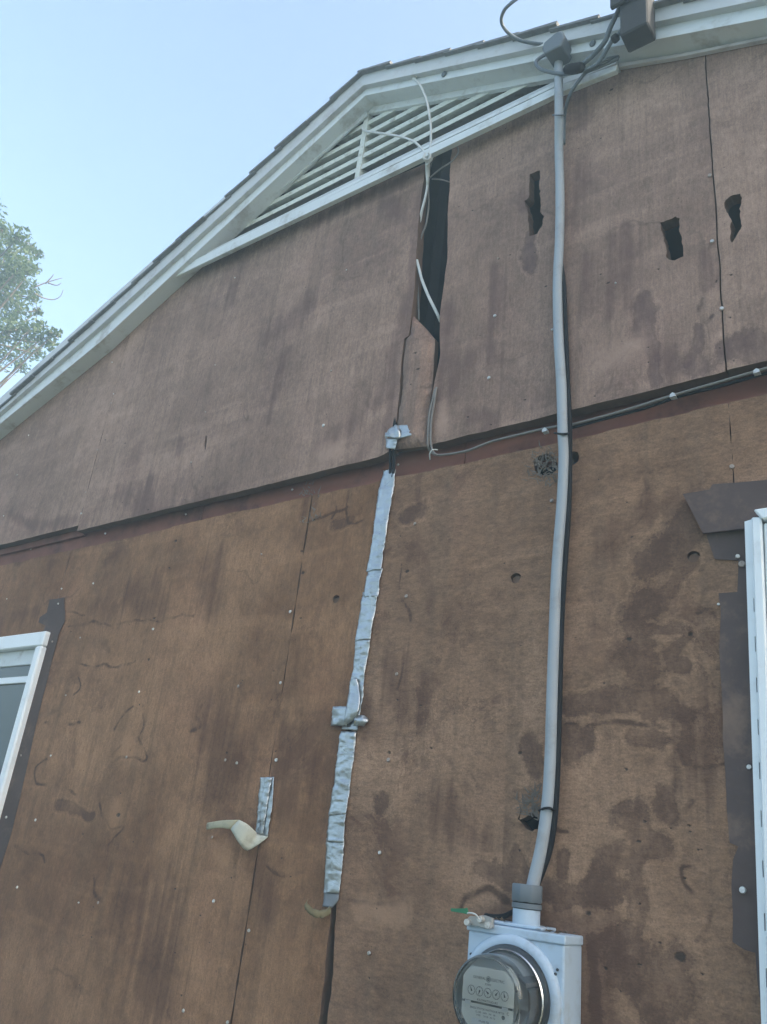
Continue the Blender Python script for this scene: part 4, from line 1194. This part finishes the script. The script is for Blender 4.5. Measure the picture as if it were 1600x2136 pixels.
# ------------------------------------------------------------------ duct tape
def ribbon(name, left, right, off, mat, parent, nu=9, step=.006, dome=.004, wr=.0028, seed=0, fold=None, two=True):
    """wrinkled tape between two measured edges"""
    L = smooth_path([at(x, y, o) for x, y, o in [(p[0], p[1], p[2] if len(p) > 2 else off) for p in left]], 10)
    R = smooth_path([at(x, y, o) for x, y, o in [(p[0], p[1], p[2] if len(p) > 2 else off) for p in right]], 10)
    def res(P, n):
        d = [0]
        for a, b in zip(P, P[1:]): d.append(d[-1] + (b - a).length)
        t = np.linspace(0, d[-1], n)
        A = np.array([tuple(p) for p in P])
        return np.stack([np.interp(t, d, A[:, i]) for i in range(3)], 1)
    ln = sum((b - a).length for a, b in zip(L, L[1:]))
    n = max(4, int(ln / step))
    A, B = res(L, n), res(R, n)
    bm = bmesh.new()
    rows = []
    cre = [random.random() for _ in range(n)]
    for i in range(n):
        row = []
        for k in range(nu):
            u = k / (nu - 1)
            p = A[i] * (1 - u) + B[i] * u
            h = dome * (1 - (2 * u - 1) ** 2)
            v = Vector((p[0] * 30 + seed, p[2] * 55, seed * 3.3))
            h += wr * (noise.noise(v) * .8 + abs(noise.noise(v * 2.3)) * 1.1)
            h += wr * .7 * max(0, noise.noise(Vector((u * 1.5 + seed, p[2] * 95, 9))))
            h += wr * 1.3 * max(0, noise.noise(Vector((u * 4.5 + seed + p[2] * 9, p[2] * 12, 4))))
            h -= wr * 1.1 * max(0, .25 - abs(noise.noise(Vector((u * 2.2 + p[2] * 26, p[2] * 30 - u * 3, seed)))) * 2.5)
            sx = noise.noise(Vector((p[2] * 22, k * .35 if k in (0, nu - 1) else u, seed + 5))) * .0016
            row.append(bm.verts.new((p[0] + sx, p[1] - h, p[2])))
        rows.append(row)
    for a, b in zip(rows, rows[1:]):
        for k in range(nu - 1):
            bm.faces.new((a[k], a[k + 1], b[k + 1], b[k]))
    if two:
        r = bmesh.ops.extrude_face_region(bm, geom=list(bm.faces))
        for v in [g for g in r['geom'] if isinstance(g, bmesh.types.BMVert)]: v.co.y += .0006
    o = bm_obj(name, bm, mat, None, True)
    child_world(o, parent)
    return o

def cut(pl, ya, yb):
    ys = [p[1] for p in pl]; xs = [p[0] for p in pl]
    ks = [ya] + [y for y in ys if ya < y < yb] + [yb]
    return [(float(np.interp(y, ys, xs)), y) for y in ks]
TL = [Z4b(690, 612), Z4b(652, 760), Z4b(630, 900), Z4b(605, 1100), Z4b(580, 1290), Z4b(540, 1500), Z4b(490, 1790), Z8(1028, 0), Z8(1002, 170), Z8(975, 300), Z8(963, 360), Z8(945, 480), Z8(920, 690), Z8(892, 860), Z8(877, 1000), Z8(870, 1200), Z8(860, 1335)]
TR = [Z4b(804, 606), Z4b(775, 830), Z4b(748, 980), Z4b(717, 1190), Z4b(683, 1400), Z4b(664, 1580), Z4b(628, 1829), Z8(1110, 0), Z8(1097, 140), Z8(1075, 260), Z8(1060, 360), Z8(1042, 510), Z8(1015, 700), Z8(1000, 850), Z8(985, 1010), Z8(975, 1150), Z8(950, 1355)]
tp = empty('duct_tape', 'long silver duct tape strip down the seam in the lower wall', 'tape')
tp.location = at(760, 1400)
OT = -.017
tops = [983, 1187, 1240, 1332, 1525, 1572, 1695, 1748]
bots = [1193, 1247, 1339, 1522, 1579, 1702, 1756, 1862]
for i, (ya, yb) in enumerate(zip(tops, bots)):
    base = OT + .0015 * (i % 2) + (.002 if i in (2, 6) else 0)
    tilt = random.uniform(-4, 7)
    l = cut(TL, ya, yb); r = cut(TR, ya, yb)
    j1, j2 = random.uniform(-1.5, 1.5), random.uniform(-1.5, 1.5)
    l = [(x + j1, y, base + .0016 * (y - ya) / (yb - ya)) for x, y in l]; r = [(x + j2, y - tilt, base + .0016 * (y - ya) / (yb - ya)) for x, y in r]
    ribbon('tape_piece', l, r, base, M['tape'], tp, 13, .004, .0045, .0034, seed=i * 7.1)
# dark tail of the tape and wings of the knot
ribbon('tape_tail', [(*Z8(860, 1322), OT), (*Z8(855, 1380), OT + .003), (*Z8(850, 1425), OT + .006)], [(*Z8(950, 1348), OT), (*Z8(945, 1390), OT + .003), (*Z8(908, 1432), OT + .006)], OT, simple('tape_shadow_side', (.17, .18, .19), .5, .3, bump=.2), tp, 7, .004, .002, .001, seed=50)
ribbon('tape_wing', [(*Z8(918, 216), OT + .01), (*Z8(910, 270), OT + .008), (*Z8(900, 332), OT + .006)], [(*Z8(1010, 212), OT + .016), (*Z8(1020, 270), OT + .018), (*Z8(1000, 336), OT + .012)], OT, M['tape'], tp, 12, .004, .004, .005, seed=61)
ribbon('tape_wing', [(*Z8(1062, 268), OT + .010), (*Z8(1050, 300), OT + .016), (*Z8(1035, 332), OT + .012)], [(*Z8(1108, 268), OT + .004), (*Z8(1128, 300), OT + .006), (*Z8(1105, 335), OT + .004)], OT, M['tape'], tp, 10, .003, .006, .007, seed=71)
ribbon('tape_wrap', [(*Z8(1018, 60), OT + .012), (*Z8(1000, 175), OT + .016), (*Z8(985, 275), OT + .020), (*Z8(968, 320), OT + .012)], [(*Z8(1060, 40), OT + .012), (*Z8(1075, 170), OT + .016), (*Z8(1058, 262), OT + .020), (*Z8(1010, 325), OT + .012)], OT, M['tape'], tp, 9, .004, .003, .003, seed=81)
# frayed end of the tape: curled adhesive side
bm = bmesh.new()
c0 = at(*Z8(880, 1440), OT + .004); c1 = at(*Z8(745, 1420), OT + .03)
cp = smooth_path([at(*Z8(905, 1440), OT + .006), at(*Z8(850, 1470), OT + .02), at(*Z8(790, 1460), OT + .032), at(*Z8(750, 1420), OT + .03), at(*Z8(760, 1395), OT + .02)], 6)
prev = None
for i, p in enumerate(cp):
    w = Vector((.004, -.006, -.018)) * (1.0 - .3 * i / len(cp))
    jz = Vector((0, noise.noise(Vector((i * .6, 0, 3))) * .004, noise.noise(Vector((i * .7, 2, 0))) * .004))
    a = bm.verts.new(p - w * .5 + jz); b = bm.verts.new(p + w * .5 - jz); c = bm.verts.new(p + Vector((0, -.004, 0)) + jz)
    if prev:
        bm.faces.new((prev[0], a, c, prev[2])); bm.faces.new((prev[2], c, b, prev[1]))
    prev = (a, b, c)
r = bmesh.ops.extrude_face_region(bm, geom=list(bm.faces))
for v in [g for g in r['geom'] if isinstance(g, bmesh.types.BMVert)]: v.co += Vector((.0004, .0008, 0))
child_world(bm_obj('curled_end', bm, M['foam'], None, True), tp)

# crumpled scrap above the slot and the black lead between the two tapes
t2 = empty('duct_tape', 'crumpled silver tape scrap just above the slot over the black cable', 'tape')
t2.location = at(*Z4b(840, 260), 0)
ribbon('tape_piece', [(*Z4b(712, 250), .010), (*Z4b(708, 275), .014), (*Z4b(704, 300), .010)], [(*Z4b(838, 168), .006), (*Z4b(850, 240), .012), (*Z4b(838, 305), .010)], .008, M['tape'], t2, 14, .0025, .006, .007, seed=91)
ribbon('tape_piece', [(*Z4b(815, 175), .006), (*Z4b(825, 240), .008), (*Z4b(820, 308), .008)], [(*Z4b(975, 170), .003), (*Z4b(984, 225), .003), (*Z4b(980, 265), .003)], .004, M['tape'], t2, 12, .003, .003, .003, seed=95)
ribbon('tape_piece', [(*Z4b(706, 300), .008), (*Z4b(710, 350), .006), (*Z4b(716, 396), .004)], [(*Z4b(826, 300), .008), (*Z4b(815, 350), .006), (*Z4b(802, 406), .004)], .006, M['tape'], t2, 10, .003, .005, .004, seed=98)
bc = empty('black_cable', 'short black cable pair bridging the slot between the two tapes', 'cable')
bc.location = at(*Z4b(770, 500), 0)
for dx in (0, 32):
    child_world(tube('strand', [at(*Z4b(800 + dx * .3, -40), -.008), at(*Z4b(795 + dx * .3, 120), -.004), at(*Z4b(756 + dx, 360), -.0), at(*Z4b(753 + dx, 480), -.006), at(*Z4b(752 + dx, 600), -.012), at(*Z4b(735 + dx, 700), -.0185)], .0046, M['black'], None, 8, 5), bc)

# small tape by the seam with a peeled curl
t3 = empty('duct_tape', 'short silver tape patch on the seam with its end peeled outward', 'tape')
t3.location = at(550, 1690)
ribbon('tape_piece', [(*Z8(478, 645), OT), (*Z8(460, 800), OT), (*Z8(447, 985), OT)], [(*Z8(556, 640), OT), (*Z8(545, 830), OT), (*Z8(520, 1002), OT)], OT, M['tape'], t3, 11, .004, .0012, .0028, seed=120)
ribbon('tape_fold', [(*Z8(500, 645), OT + .003), (*Z8(480, 800), OT + .0045), (*Z8(465, 985), OT + .003)], [(*Z8(545, 642), OT + .003), (*Z8(518, 800), OT + .005), (*Z8(490, 990), OT + .003)], OT, M['tape'], t3, 7, .004, .0035, .003, seed=124)
def curl(left, right, mat, name):
    L = smooth_path([at(*p) for p in left], 3); R = smooth_path([at(*p) for p in right], 3)
    bm = bmesh.new(); prev = None
    for i, (a, b) in enumerate(zip(L, R)):
        row = []
        for k in range(6):
            u = k / 5
            p = a.lerp(b, u)
            row.append(bm.verts.new(p + Vector((0, noise.noise(p * 60) * .002 - .002 * math.sin(u * math.pi), 0))))
        if prev:
            for k in range(5): bm.faces.new((prev[k], row[k], row[k + 1], prev[k + 1]))
        prev = row
    r = bmesh.ops.extrude_face_region(bm, geom=list(bm.faces))
    for v in [g for g in r['geom'] if isinstance(g, bmesh.types.BMVert)]: v.co += Vector((0, .0007, 0))
    child_world(bm_obj(name, bm, mat, None, True), t3)
M['peel'] = simple('tape_back', (.50, .50, .42), .6, var=.15, scale=25, bump=.1, dirt=(.28, .25, .17), dscale=30, damt=.7)
curl([(*Z8(445, 983), OT + .002), (*Z8(447, 979), OT + .010), (*Z8(445, 974), OT + .020), (*Z8(400, 930), OT + .040), (*Z8(345, 900), OT + .052)],
     [(*Z8(520, 1002), OT + .002), (*Z8(470, 1042), OT + .012), (*Z8(395, 1086), OT + .022), (*Z8(350, 1048), OT + .044), (*Z8(292, 958), OT + .056)], M['peel'], 'peeled_end')
curl([(*Z8(345, 900), OT + .052), (*Z8(250, 902), OT + .050), (*Z8(150, 918), OT + .030)],
     [(*Z8(292, 958), OT + .056), (*Z8(230, 950), OT + .048), (*Z8(147, 960), OT + .032)], M['khaki'], 'peeled_tip')

# ------------------------------------------------------------------ electric meter
mt = empty('electric_meter', 'grey electric meter box with round glass meter at the foot of the conduit', 'electric meter')
BX0, BX1, BZT, BZB = -.938, -.730, 1.522, 1.06
mt.location = ((BX0 + BX1) / 2, 0, BZB)
def mc(o): return child_world(o, mt)
FO = .062
bm = bmesh.new(); box(bm, BX0 + .002, BX1 - .002, -(FO - .003), .019, BZB, BZT - .016); bevel(bm, .004, 2)
mc(bm_obj('enclosure', bm, M['enclosure'], None))
bm = bmesh.new(); box(bm, BX0 - .001, BX1 + .001, -(FO + .001), .018, BZT - .0165, BZT); bevel(bm, .003, 2)
mc(bm_obj('top_cap', bm, M['enclosure'], None))
bm = bmesh.new(); box(bm, -.905, -.782, -.052, .012, BZT + .0005, BZT + .007); bevel(bm, .002, 1)
mc(bm_obj('hub_plate', bm, M['enclosure'], None))
HX, HY = -.829, -.024
def cyl(name, z0, z1, r0, r1, mat, seg=20, x=HX, y=HY, bev=0):
    bm = bmesh.new()
    bmesh.ops.create_cone(bm, cap_ends=True, segments=seg, radius1=r0, radius2=r1, depth=z1 - z0, matrix=Matrix.Translation((x, y, (z0 + z1) / 2)))
    if bev: bevel(bm, bev, 1)
    o = bm_obj(name, bm, mat, None, seg > 12)
    try: o.data.set_sharp_from_angle(angle=math.radians(35))
    except Exception: pass
    return mc(o)
cyl('hub_tube', BZT + .007, BZT + .034, .0265, .0265, M['enclosure'], 28)
cyl('gland_ring', BZT + .0345, BZT + .044, .029, .029, M['hub'], 28, bev=.001)
cyl('gland_gap', BZT + .0335, BZT + .047, .0275, .0275, M['black'], 24)
cyl('gland_nut', BZT + .046, BZT + .078, .031, .031, M['hub'], 8, bev=.002)
MX, MZ = -.8385, 1.407
lathe = lambda nm, prof, mat, seg=56: mc(lathe_y(nm, prof, MX, MZ, mat, None, seg))
# raised collar of the cover, dark ring, bright ring, glass
lathe('socket_collar', [(.1035, FO - .004), (.103, FO + .003), (.100, FO + .007), (.092, FO + .009), (.0865, FO + .008), (.0855, FO - .002)], M['enclosure'])
lathe('sealing_ring', [(.0860, FO + .004), (.0860, FO + .011), (.0845, FO + .014), (.079, FO + .016), (.0765, FO + .014), (.0765, FO + .002)], M['ringdark'])
lathe('bright_ring', [(.078, FO + .013), (.0785, FO + .018), (.0765, FO + .0205), (.0745, FO + .018), (.0745, FO + .010)], M['chrome'])
GF = FO + .088
lathe('glass_cover', [(.0742, FO + .004), (.0735, FO + .02), (.0710, FO + .06), (.0705, GF - .008), (.0690, GF - .001), (.0655, GF + .001), (.0620, GF), (.0590, GF - .0012), (0, GF - .0008), (0, GF - .0036), (.0590, GF - .0040), (.0640, GF - .0050), (.0675, GF - .010), (.0682, FO + .06), (.0708, FO + .02), (.0715, FO + .004), (.0742, FO + .004)], M['glass'], 72)
lathe('meter_base', [(.0735, FO + .003), (0, FO + .004)], simple('meter_base_grey', (.74, .78, .77), .5, bump=.0))
lathe('meter_drum', [(.047, FO + .005), (.047, FO + .045), (0, FO + .046)], simple('meter_mechanism', (.5, .53, .53), .5, .2, bump=.1), 24)
# side frame of the mechanism
for x0, x1, z0, z1, y1 in [(.048, .060, -.03, .02, .05), (.028, .056, .022, .030, .055), (-.058, -.048, -.04, .03, .055)]:
    bm = bmesh.new(); box(bm, MX + x0, MX + x1, -(FO + y1), -(FO + .006), MZ + z0, MZ + z1); bevel(bm, .001, 1)
    mc(bm_obj('mechanism_frame', bm, M['steel'], None))
DO = GF - .014
def disc_poly(R, zlo, zhi, n=40):
    pts = []
    for k in range(n * 2):
        a = 2 * math.pi * k / (2 * n)
        x, z = R * math.cos(a), R * math.sin(a)
        pts.append((x, min(max(z, zlo), zhi)))
    return pts
def dial_part(nm, zlo, zhi, R, mat):
    bm = bmesh.new()
    pts = []
    for a in np.linspace(math.asin(max(-1, zlo / R)), math.asin(min(1, zhi / R)), 14): pts.append((R * math.cos(a), R * math.sin(a)))
    left = [(-x, z) for x, z in pts[::-1]]
    P = pts + left
    P = [p for i, p in enumerate(P) if i == 0 or math.dist(p, P[i - 1]) > 1e-4]
    if math.dist(P[0], P[-1]) < 1e-4: P.pop()
    fr = [Vector((MX + min(max(x, -.0525), .0525), -DO, MZ + z)) for x, z in P]
    hexa(bm, fr, [q + Vector((0, .0015, 0)) for q in fr])
    return mc(bm_obj(nm, bm, mat, None))
upper = dial_part('dial_plate', -.008, .0475, .0600, M['dial'])
lower = dial_part('name_plate', -.056, -.0115, .0600, M['dial'])
lower['label'] = 'lower printed name plate of the meter'
bm = bmesh.new(); box(bm, MX - .0495, MX + .0495, -(DO - .003), -(DO - .0045), MZ - .012, MZ - .007); mc(bm_obj('dial_gap', bm, M['ringdark'], None))
for sx in (-.040, .036):
    bm = bmesh.new(); box(bm, MX + sx - .006, MX + sx + .006, -(DO + .003), -(DO + .0003), MZ - .0145, MZ - .0085); mc(bm_obj('plate_tab', bm, M['vinyl'], None))
dg = bpy.context.evaluated_depsgraph_get()
def text(body, x, z, size, parent, off=.0006, nm='lettering', sx=1.0):
    cu = bpy.data.curves.new(nm, 'FONT'); cu.body = body; cu.size = size; cu.align_x = 'CENTER'; cu.align_y = 'CENTER'; cu.extrude = .0001; cu.resolution_u = 3
    o = bpy.data.objects.new(nm, cu); COL.objects.link(o)
    bpy.context.view_layer.update()
    me = bpy.data.meshes.new_from_object(o.evaluated_get(bpy.context.evaluated_depsgraph_get()))
    bpy.data.objects.remove(o)
    me.transform(Matrix.Translation((MX + x, -(DO + off), MZ + z)) @ Matrix.Rotation(math.radians(90), 4, 'X') @ Matrix.Diagonal((sx, 1, 1, 1)))
    me.materials.clear(); me.materials.append(M['ink'])
    return link(nm, me, None, parent)
def ink_bm(nm, bm, parent, mat=None):
    return bm_obj(nm, bm, mat or M['ink'], parent)
text('GENERAL', -.0185, .0300, .0062, upper)
text('ELECTRIC', .0195, .0300, .0062, upper)
text('KWH', .0, .0215, .0050, upper)
text('KILOWATTHOURS', .0, -.0050, .0050, upper)
def ring_bm(bm, cx_, cz_, r, w, seg=18, off=.0005):
    pr = None; first = None
    for k in range(seg):
        a = 2 * math.pi * k / seg
        v = (bm.verts.new((MX + cx_ + r * math.cos(a), -(DO + off), MZ + cz_ + r * math.sin(a))), bm.verts.new((MX + cx_ + (r - w) * math.cos(a), -(DO + off), MZ + cz_ + (r - w) * math.sin(a))))
        if pr: bm.faces.new((pr[0], v[0], v[1], pr[1]))
        else: first = v
        pr = v
    bm.faces.new((pr[0], first[0], first[1], pr[1]))
bm = bmesh.new(); ring_bm(bm, 0, .0300, .0048, .0010)
ring_bm(bm, 0, .0300, .0026, .0018, 12)
ink_bm('emblem', bm, upper)
for i, dx in enumerate((-.034, -.017, 0, .017, .034)):
    bm = bmesh.new(); ring_bm(bm, dx, .0085, .0078, .0007)
    ink_bm('dial_ring', bm, upper)
    a = [2.0, -1.9, 2.5, .9, 1.9][i]
    bm = bmesh.new()
    c = Vector((MX + dx, -(DO + .0012), MZ + .0085)); d = Vector((math.cos(a), 0, math.sin(a))); t = Vector((-math.sin(a), 0, math.cos(a)))
    hexa(bm, [c - d * .002 - t * .0016, c - d * .002 + t * .0016, c + d * .0066], [c - d * .002 - t * .0016 + Vector((0, .0004, 0)), c - d * .002 + t * .0016 + Vector((0, .0004, 0)), c + d * .0066 + Vector((0, .0004, 0))])
    ink_bm('pointer', bm, upper)
    for k in range(10):
        aa = math.pi / 2 + k * 2 * math.pi / 10
        text(str(k), dx + .0061 * math.cos(aa), .0085 + .0061 * math.sin(aa), .0020, upper, nm='digit') if i < 5 else None
text('SINGLE STATOR WATTHOUR METER', .0, -.0185, .0046, lower, sx=.92)
text('CL 200   240V   3W   60~', -.002, -.0240, .0040, lower)
text('TYPE     TA 30   Kh 7.2', -.002, -.0290, .0040, lower)
text('C', .042, -.0175, .0065, lower)
bm = bmesh.new(); ring_bm(bm, .033, -.0245, .0035, .0033, 12); ink_bm('emblem', bm, lower)
bm = bmesh.new(); box(bm, MX - .030, MX + .020, -(DO + .0011), -(DO + .0002), MZ - .044, MZ - .034); ink_bm('number_label', bm, lower, M['vinyl'])
text('19 643 751', -.005, -.0375, .0048, lower, .0016)
text('RADIO UTILITIES', -.005, -.0418, .0030, lower, .0016) if False else None
# screws and rivets on the cover
for px, py in [(982, 1990), (1162, 2023), (1060, 1964), (1158, 2032)]:
    q = at(px, py, FO + .001)
    bm = bmesh.new(); bmesh.ops.create_cone(bm, cap_ends=True, segments=10, radius1=.0028, radius2=.002, depth=.003, matrix=Matrix.Translation(q) @ Matrix.Rotation(math.radians(90), 4, 'X'))
    mc(bm_obj('rivet', bm, M['ringdark'], None))
# hasp bracket with two bolts
bq = at(*Z5(318, 500), FO + .012)
br = [Z5(205, 520), Z5(200, 480), Z5(240, 440), Z5(290, 452), Z5(350, 435), Z5(430, 462), Z5(425, 545), Z5(360, 550), Z5(310, 520), Z5(250, 520)]
bm = bmesh.new()
fr = [at(x, y, FO + .010) for x, y in br]
hexa(bm, fr, [q + Vector((0, .009, 0)) for q in fr]); bevel(bm, .0015, 1)
mc(bm_obj('hasp_bracket', bm, M['steel'], None))
for x, y in [(222, 495), (395, 522), (330, 470)]:
    q = at(*Z5(x, y), FO + .014)
    bm = bmesh.new(); bmesh.ops.create_cone(bm, cap_ends=True, segments=8, radius1=.0072, radius2=.0062, depth=.010, matrix=Matrix.Translation(q) @ Matrix.Rotation(math.radians(90), 4, 'X')); bevel(bm, .0006, 1)
    mc(bm_obj('bolt', bm, M['nail'], None))
# green seal tag through the hasp
sg = empty('seal_tag', 'small green plastic seal tag hooked to the meter box hasp', 'seal tag')
sg.location = at(*Z5(210, 410), FO + .02)
tg = [Z5(78, 378), Z5(200, 382), Z5(212, 372), Z5(222, 405), Z5(215, 430), Z5(185, 418), Z5(82, 405)]
bm = bmesh.new()
fr = [at(x, y, FO + .024) for x, y in tg]
hexa(bm, fr, [q + Vector((0, .004, 0)) for q in fr]); bevel(bm, .0006, 1)
child_world(bm_obj('tag_plate', bm, M['green'], None), sg)
child_world(tube('wire_loop', [at(*Z5(215, 420), FO + .022), at(*Z5(250, 418), FO + .026), at(*Z5(290, 432), FO + .026), at(*Z5(312, 462), FO + .02), at(*Z5(330, 480), FO + .016)], .0016, M['wcable'], None, 6, 4), sg)
# dry leaf litter on the box top
bm = bmesh.new()
for i in range(46):
    x = random.uniform(BX0 + .03, BX1 - .004); y = random.uniform(-.055, .012)
    if abs(x - HX) < .03 and y < .01 and y > -.06: x = random.choice([random.uniform(BX0 + .02, HX - .032), random.uniform(HX + .032, BX1 - .004)])
    z = BZT + random.uniform(.001, .004) + (.006 if -.905 < x < -.782 and y < .012 and y > -.052 else 0)
    s_ = random.uniform(.003, .009)
    a = random.uniform(0, 6.28)
    d = Vector((math.cos(a), math.sin(a), random.uniform(-.1, .5))) * s_; t = Vector((-math.sin(a), math.cos(a), random.uniform(0, .6))) * s_ * .4
    p = Vector((x, y, z))
    v = [bm.verts.new(q) for q in (p - d, p + t, p + d, p - t)]
    bm.faces.new(v)
tag(bm_obj('leaf_litter', bm, M['litter']), 'dry leaf bits scattered on top of the meter box', 'leaf litter', None, 'stuff')
# dark lead behind the box top
wire('black_cable', 'short black lead behind the meter box top, left of the hub', 'cable', [(*Z5(610, 400), .0), (*Z5(570, 425), -.002), (*Z5(520, 445), -.006), (*Z5(440, 450), -.012), (*Z5(370, 440), -.016)], .005, M['black'])

# ------------------------------------------------------------------ tree behind the left eave
tree = empty('tree', 'pale hazy leafy tree beyond the left slope of the roof', 'tree')
def far(px, py, d):
    v = (RT * (px - 800) + UP * (1068 - py) + fw * F_PX).normalized()
    return CAM + v * d
base = far(-190, 760, 10.2)
tree.location = (base.x, base.y, 0)
bmT = bmesh.new()
trunk_top = Vector((base.x, base.y, base.z + 1.2))
tube_bm(bmT, smooth_path([Vector((base.x - .2, base.y + .2, -.1)), Vector((base.x - .1, base.y, 1.6)), Vector((base.x + .05, base.y, 3.4)), Vector((base.x, base.y, base.z)), trunk_top], 5), np.linspace(.2, .06, 21), 10)
child_world(bm_obj('trunk', bmT, M['bark'], None, True), tree)
clumps = [(40, 495, 26), (20, 525, 40), (62, 520, 16), (-20, 545, 60), (45, 555, 32), (80, 528, 12), (70, 560, 16), (10, 600, 50), (50, 600, 30), (72, 622, 18), (-40, 640, 70), (30, 650, 40), (15, 690, 42), (62, 690, 26), (85, 680, 16),
          (90, 705, 22), (115, 695, 14), (108, 720, 16), (60, 730, 26), (20, 740, 30), (45, 765, 16), (-60, 740, 60), (80, 740, 16), (-90, 560, 80), (-130, 660, 90), (-60, 480, 60), (-170, 560, 90), (-40, 430, 40), (-150, 450, 80), (-220, 640, 90), (5, 480, 22), (-260, 520, 90), (30, 575, 30), (78, 650, 12)]
bmB = bmesh.new()
LV, LF, LT = [], [], []
for cx_, cy_, cr in clumps:
    dd = random.uniform(9.2, 10.6)
    c = far(cx_, cy_, dd)
    R = cr / F_PX * dd
    st_ = Vector((base.x, base.y, base.z + random.uniform(-2.6, 1.0)))
    mid = st_.lerp(c, .55) + Vector((random.uniform(-.1, .1), random.uniform(-.1, .1), random.uniform(-.05, .2)))
    tube_bm(bmB, smooth_path([st_, mid, c], 4), np.linspace(.03, .005, 9), 5)
    for q in range(3):
        e = c + Vector((random.gauss(0, 1), random.gauss(0, 1), random.gauss(0, 1))).normalized() * R * 1.05
        tube_bm(bmB, [c.lerp(e, t) for t in (0, .5, 1)], [.006, .004, .002], 4)
    nl = int(30 + 300 * (cr / 40) ** 2)
    nl = min(int(nl * 1.05), 900)
    for i in range(nl):
        v = Vector((random.gauss(0, 1), random.gauss(0, 1), random.gauss(0, 1))).normalized() * R * (random.random() ** .45) * random.uniform(.8, 1.15)
        p = c + Vector((v.x, v.y, v.z * .8))
        s_ = random.uniform(.018, .036)
        d = Vector((random.gauss(0, 1), random.gauss(0, 1), random.gauss(-.5, .8))).normalized()
        t = d.cross(Vector((random.gauss(0, .6), random.gauss(0, .6), 1))).normalized()
        b0_ = len(LV)
        LV += [p - d * s_, p + t * s_ * .45, p + d * s_, p - t * s_ * .45]
        LF.append((b0_, b0_ + 1, b0_ + 2, b0_ + 3))
        LT += [random.random()] * 4
# bare twigs against the sky
for pts in ([(70, 600), (95, 590), (118, 583), (130, 580)], [(95, 592), (108, 578), (112, 572)], [(72, 612), (92, 622), (112, 625), (126, 618), (132, 604)], [(60, 650), (74, 648), (82, 641)], [(100, 590), (118, 595), (128, 590)], [(-10, 760), (14, 772), (34, 784)]):
    tube_bm(bmB, smooth_path([far(x, y, 9.8) for x, y in pts], 4), np.linspace(.008, .003, (len(pts) - 1) * 4 + 1), 5)
child_world(bm_obj('branches', bmB, M['bark'], None, True), tree)
me = bpy.data.meshes.new('crown'); me.from_pydata([tuple(v) for v in LV], [], LF)
a = me.attributes.new('tone', 'FLOAT', 'POINT'); a.data.foreach_set('value', np.array(LT, np.float32))
child_world(link('crown', me, M['leaf']), tree)

for o in list(COL.objects):
    if o.parent is None and o.get('label'):
        k = o.name.split('.')[0]
        g = {'service_wire': 'service wires at the eave', 'wire_splice': 'dark splices on the service wires', 'screw_knob': 'screw knobs on the rake fascia',
             'duct_tape': 'pieces of silver duct tape on the wall', 'black_cable': 'black cables on the wall'}.get(k)
        if g: o['group'] = g

# ------------------------------------------------------------------ added volume in place of lens glare
GLARE_HAZE = 0.023
if GLARE_HAZE:
    bm = bmesh.new(); box(bm, -640, 640, -640, 640, -1.0, 8.8)
    hm = bpy.data.materials.new('glare_haze'); hm.use_nodes = True
    nt = hm.node_tree; nt.nodes.remove(nt.nodes['Principled BSDF'])
    pv = nt.nodes.new('ShaderNodeVolumePrincipled')
    pv.inputs['Color'].default_value = (.52, .79, 1.0, 1)
    pv.inputs['Density'].default_value = GLARE_HAZE
    nt.links.new(pv.outputs[0], nt.nodes['Material Output'].inputs['Volume'])
    tag(bm_obj('glare_haze', bm, hm), 'added thin blue volume in place of lens glare', None, None, 'stuff')
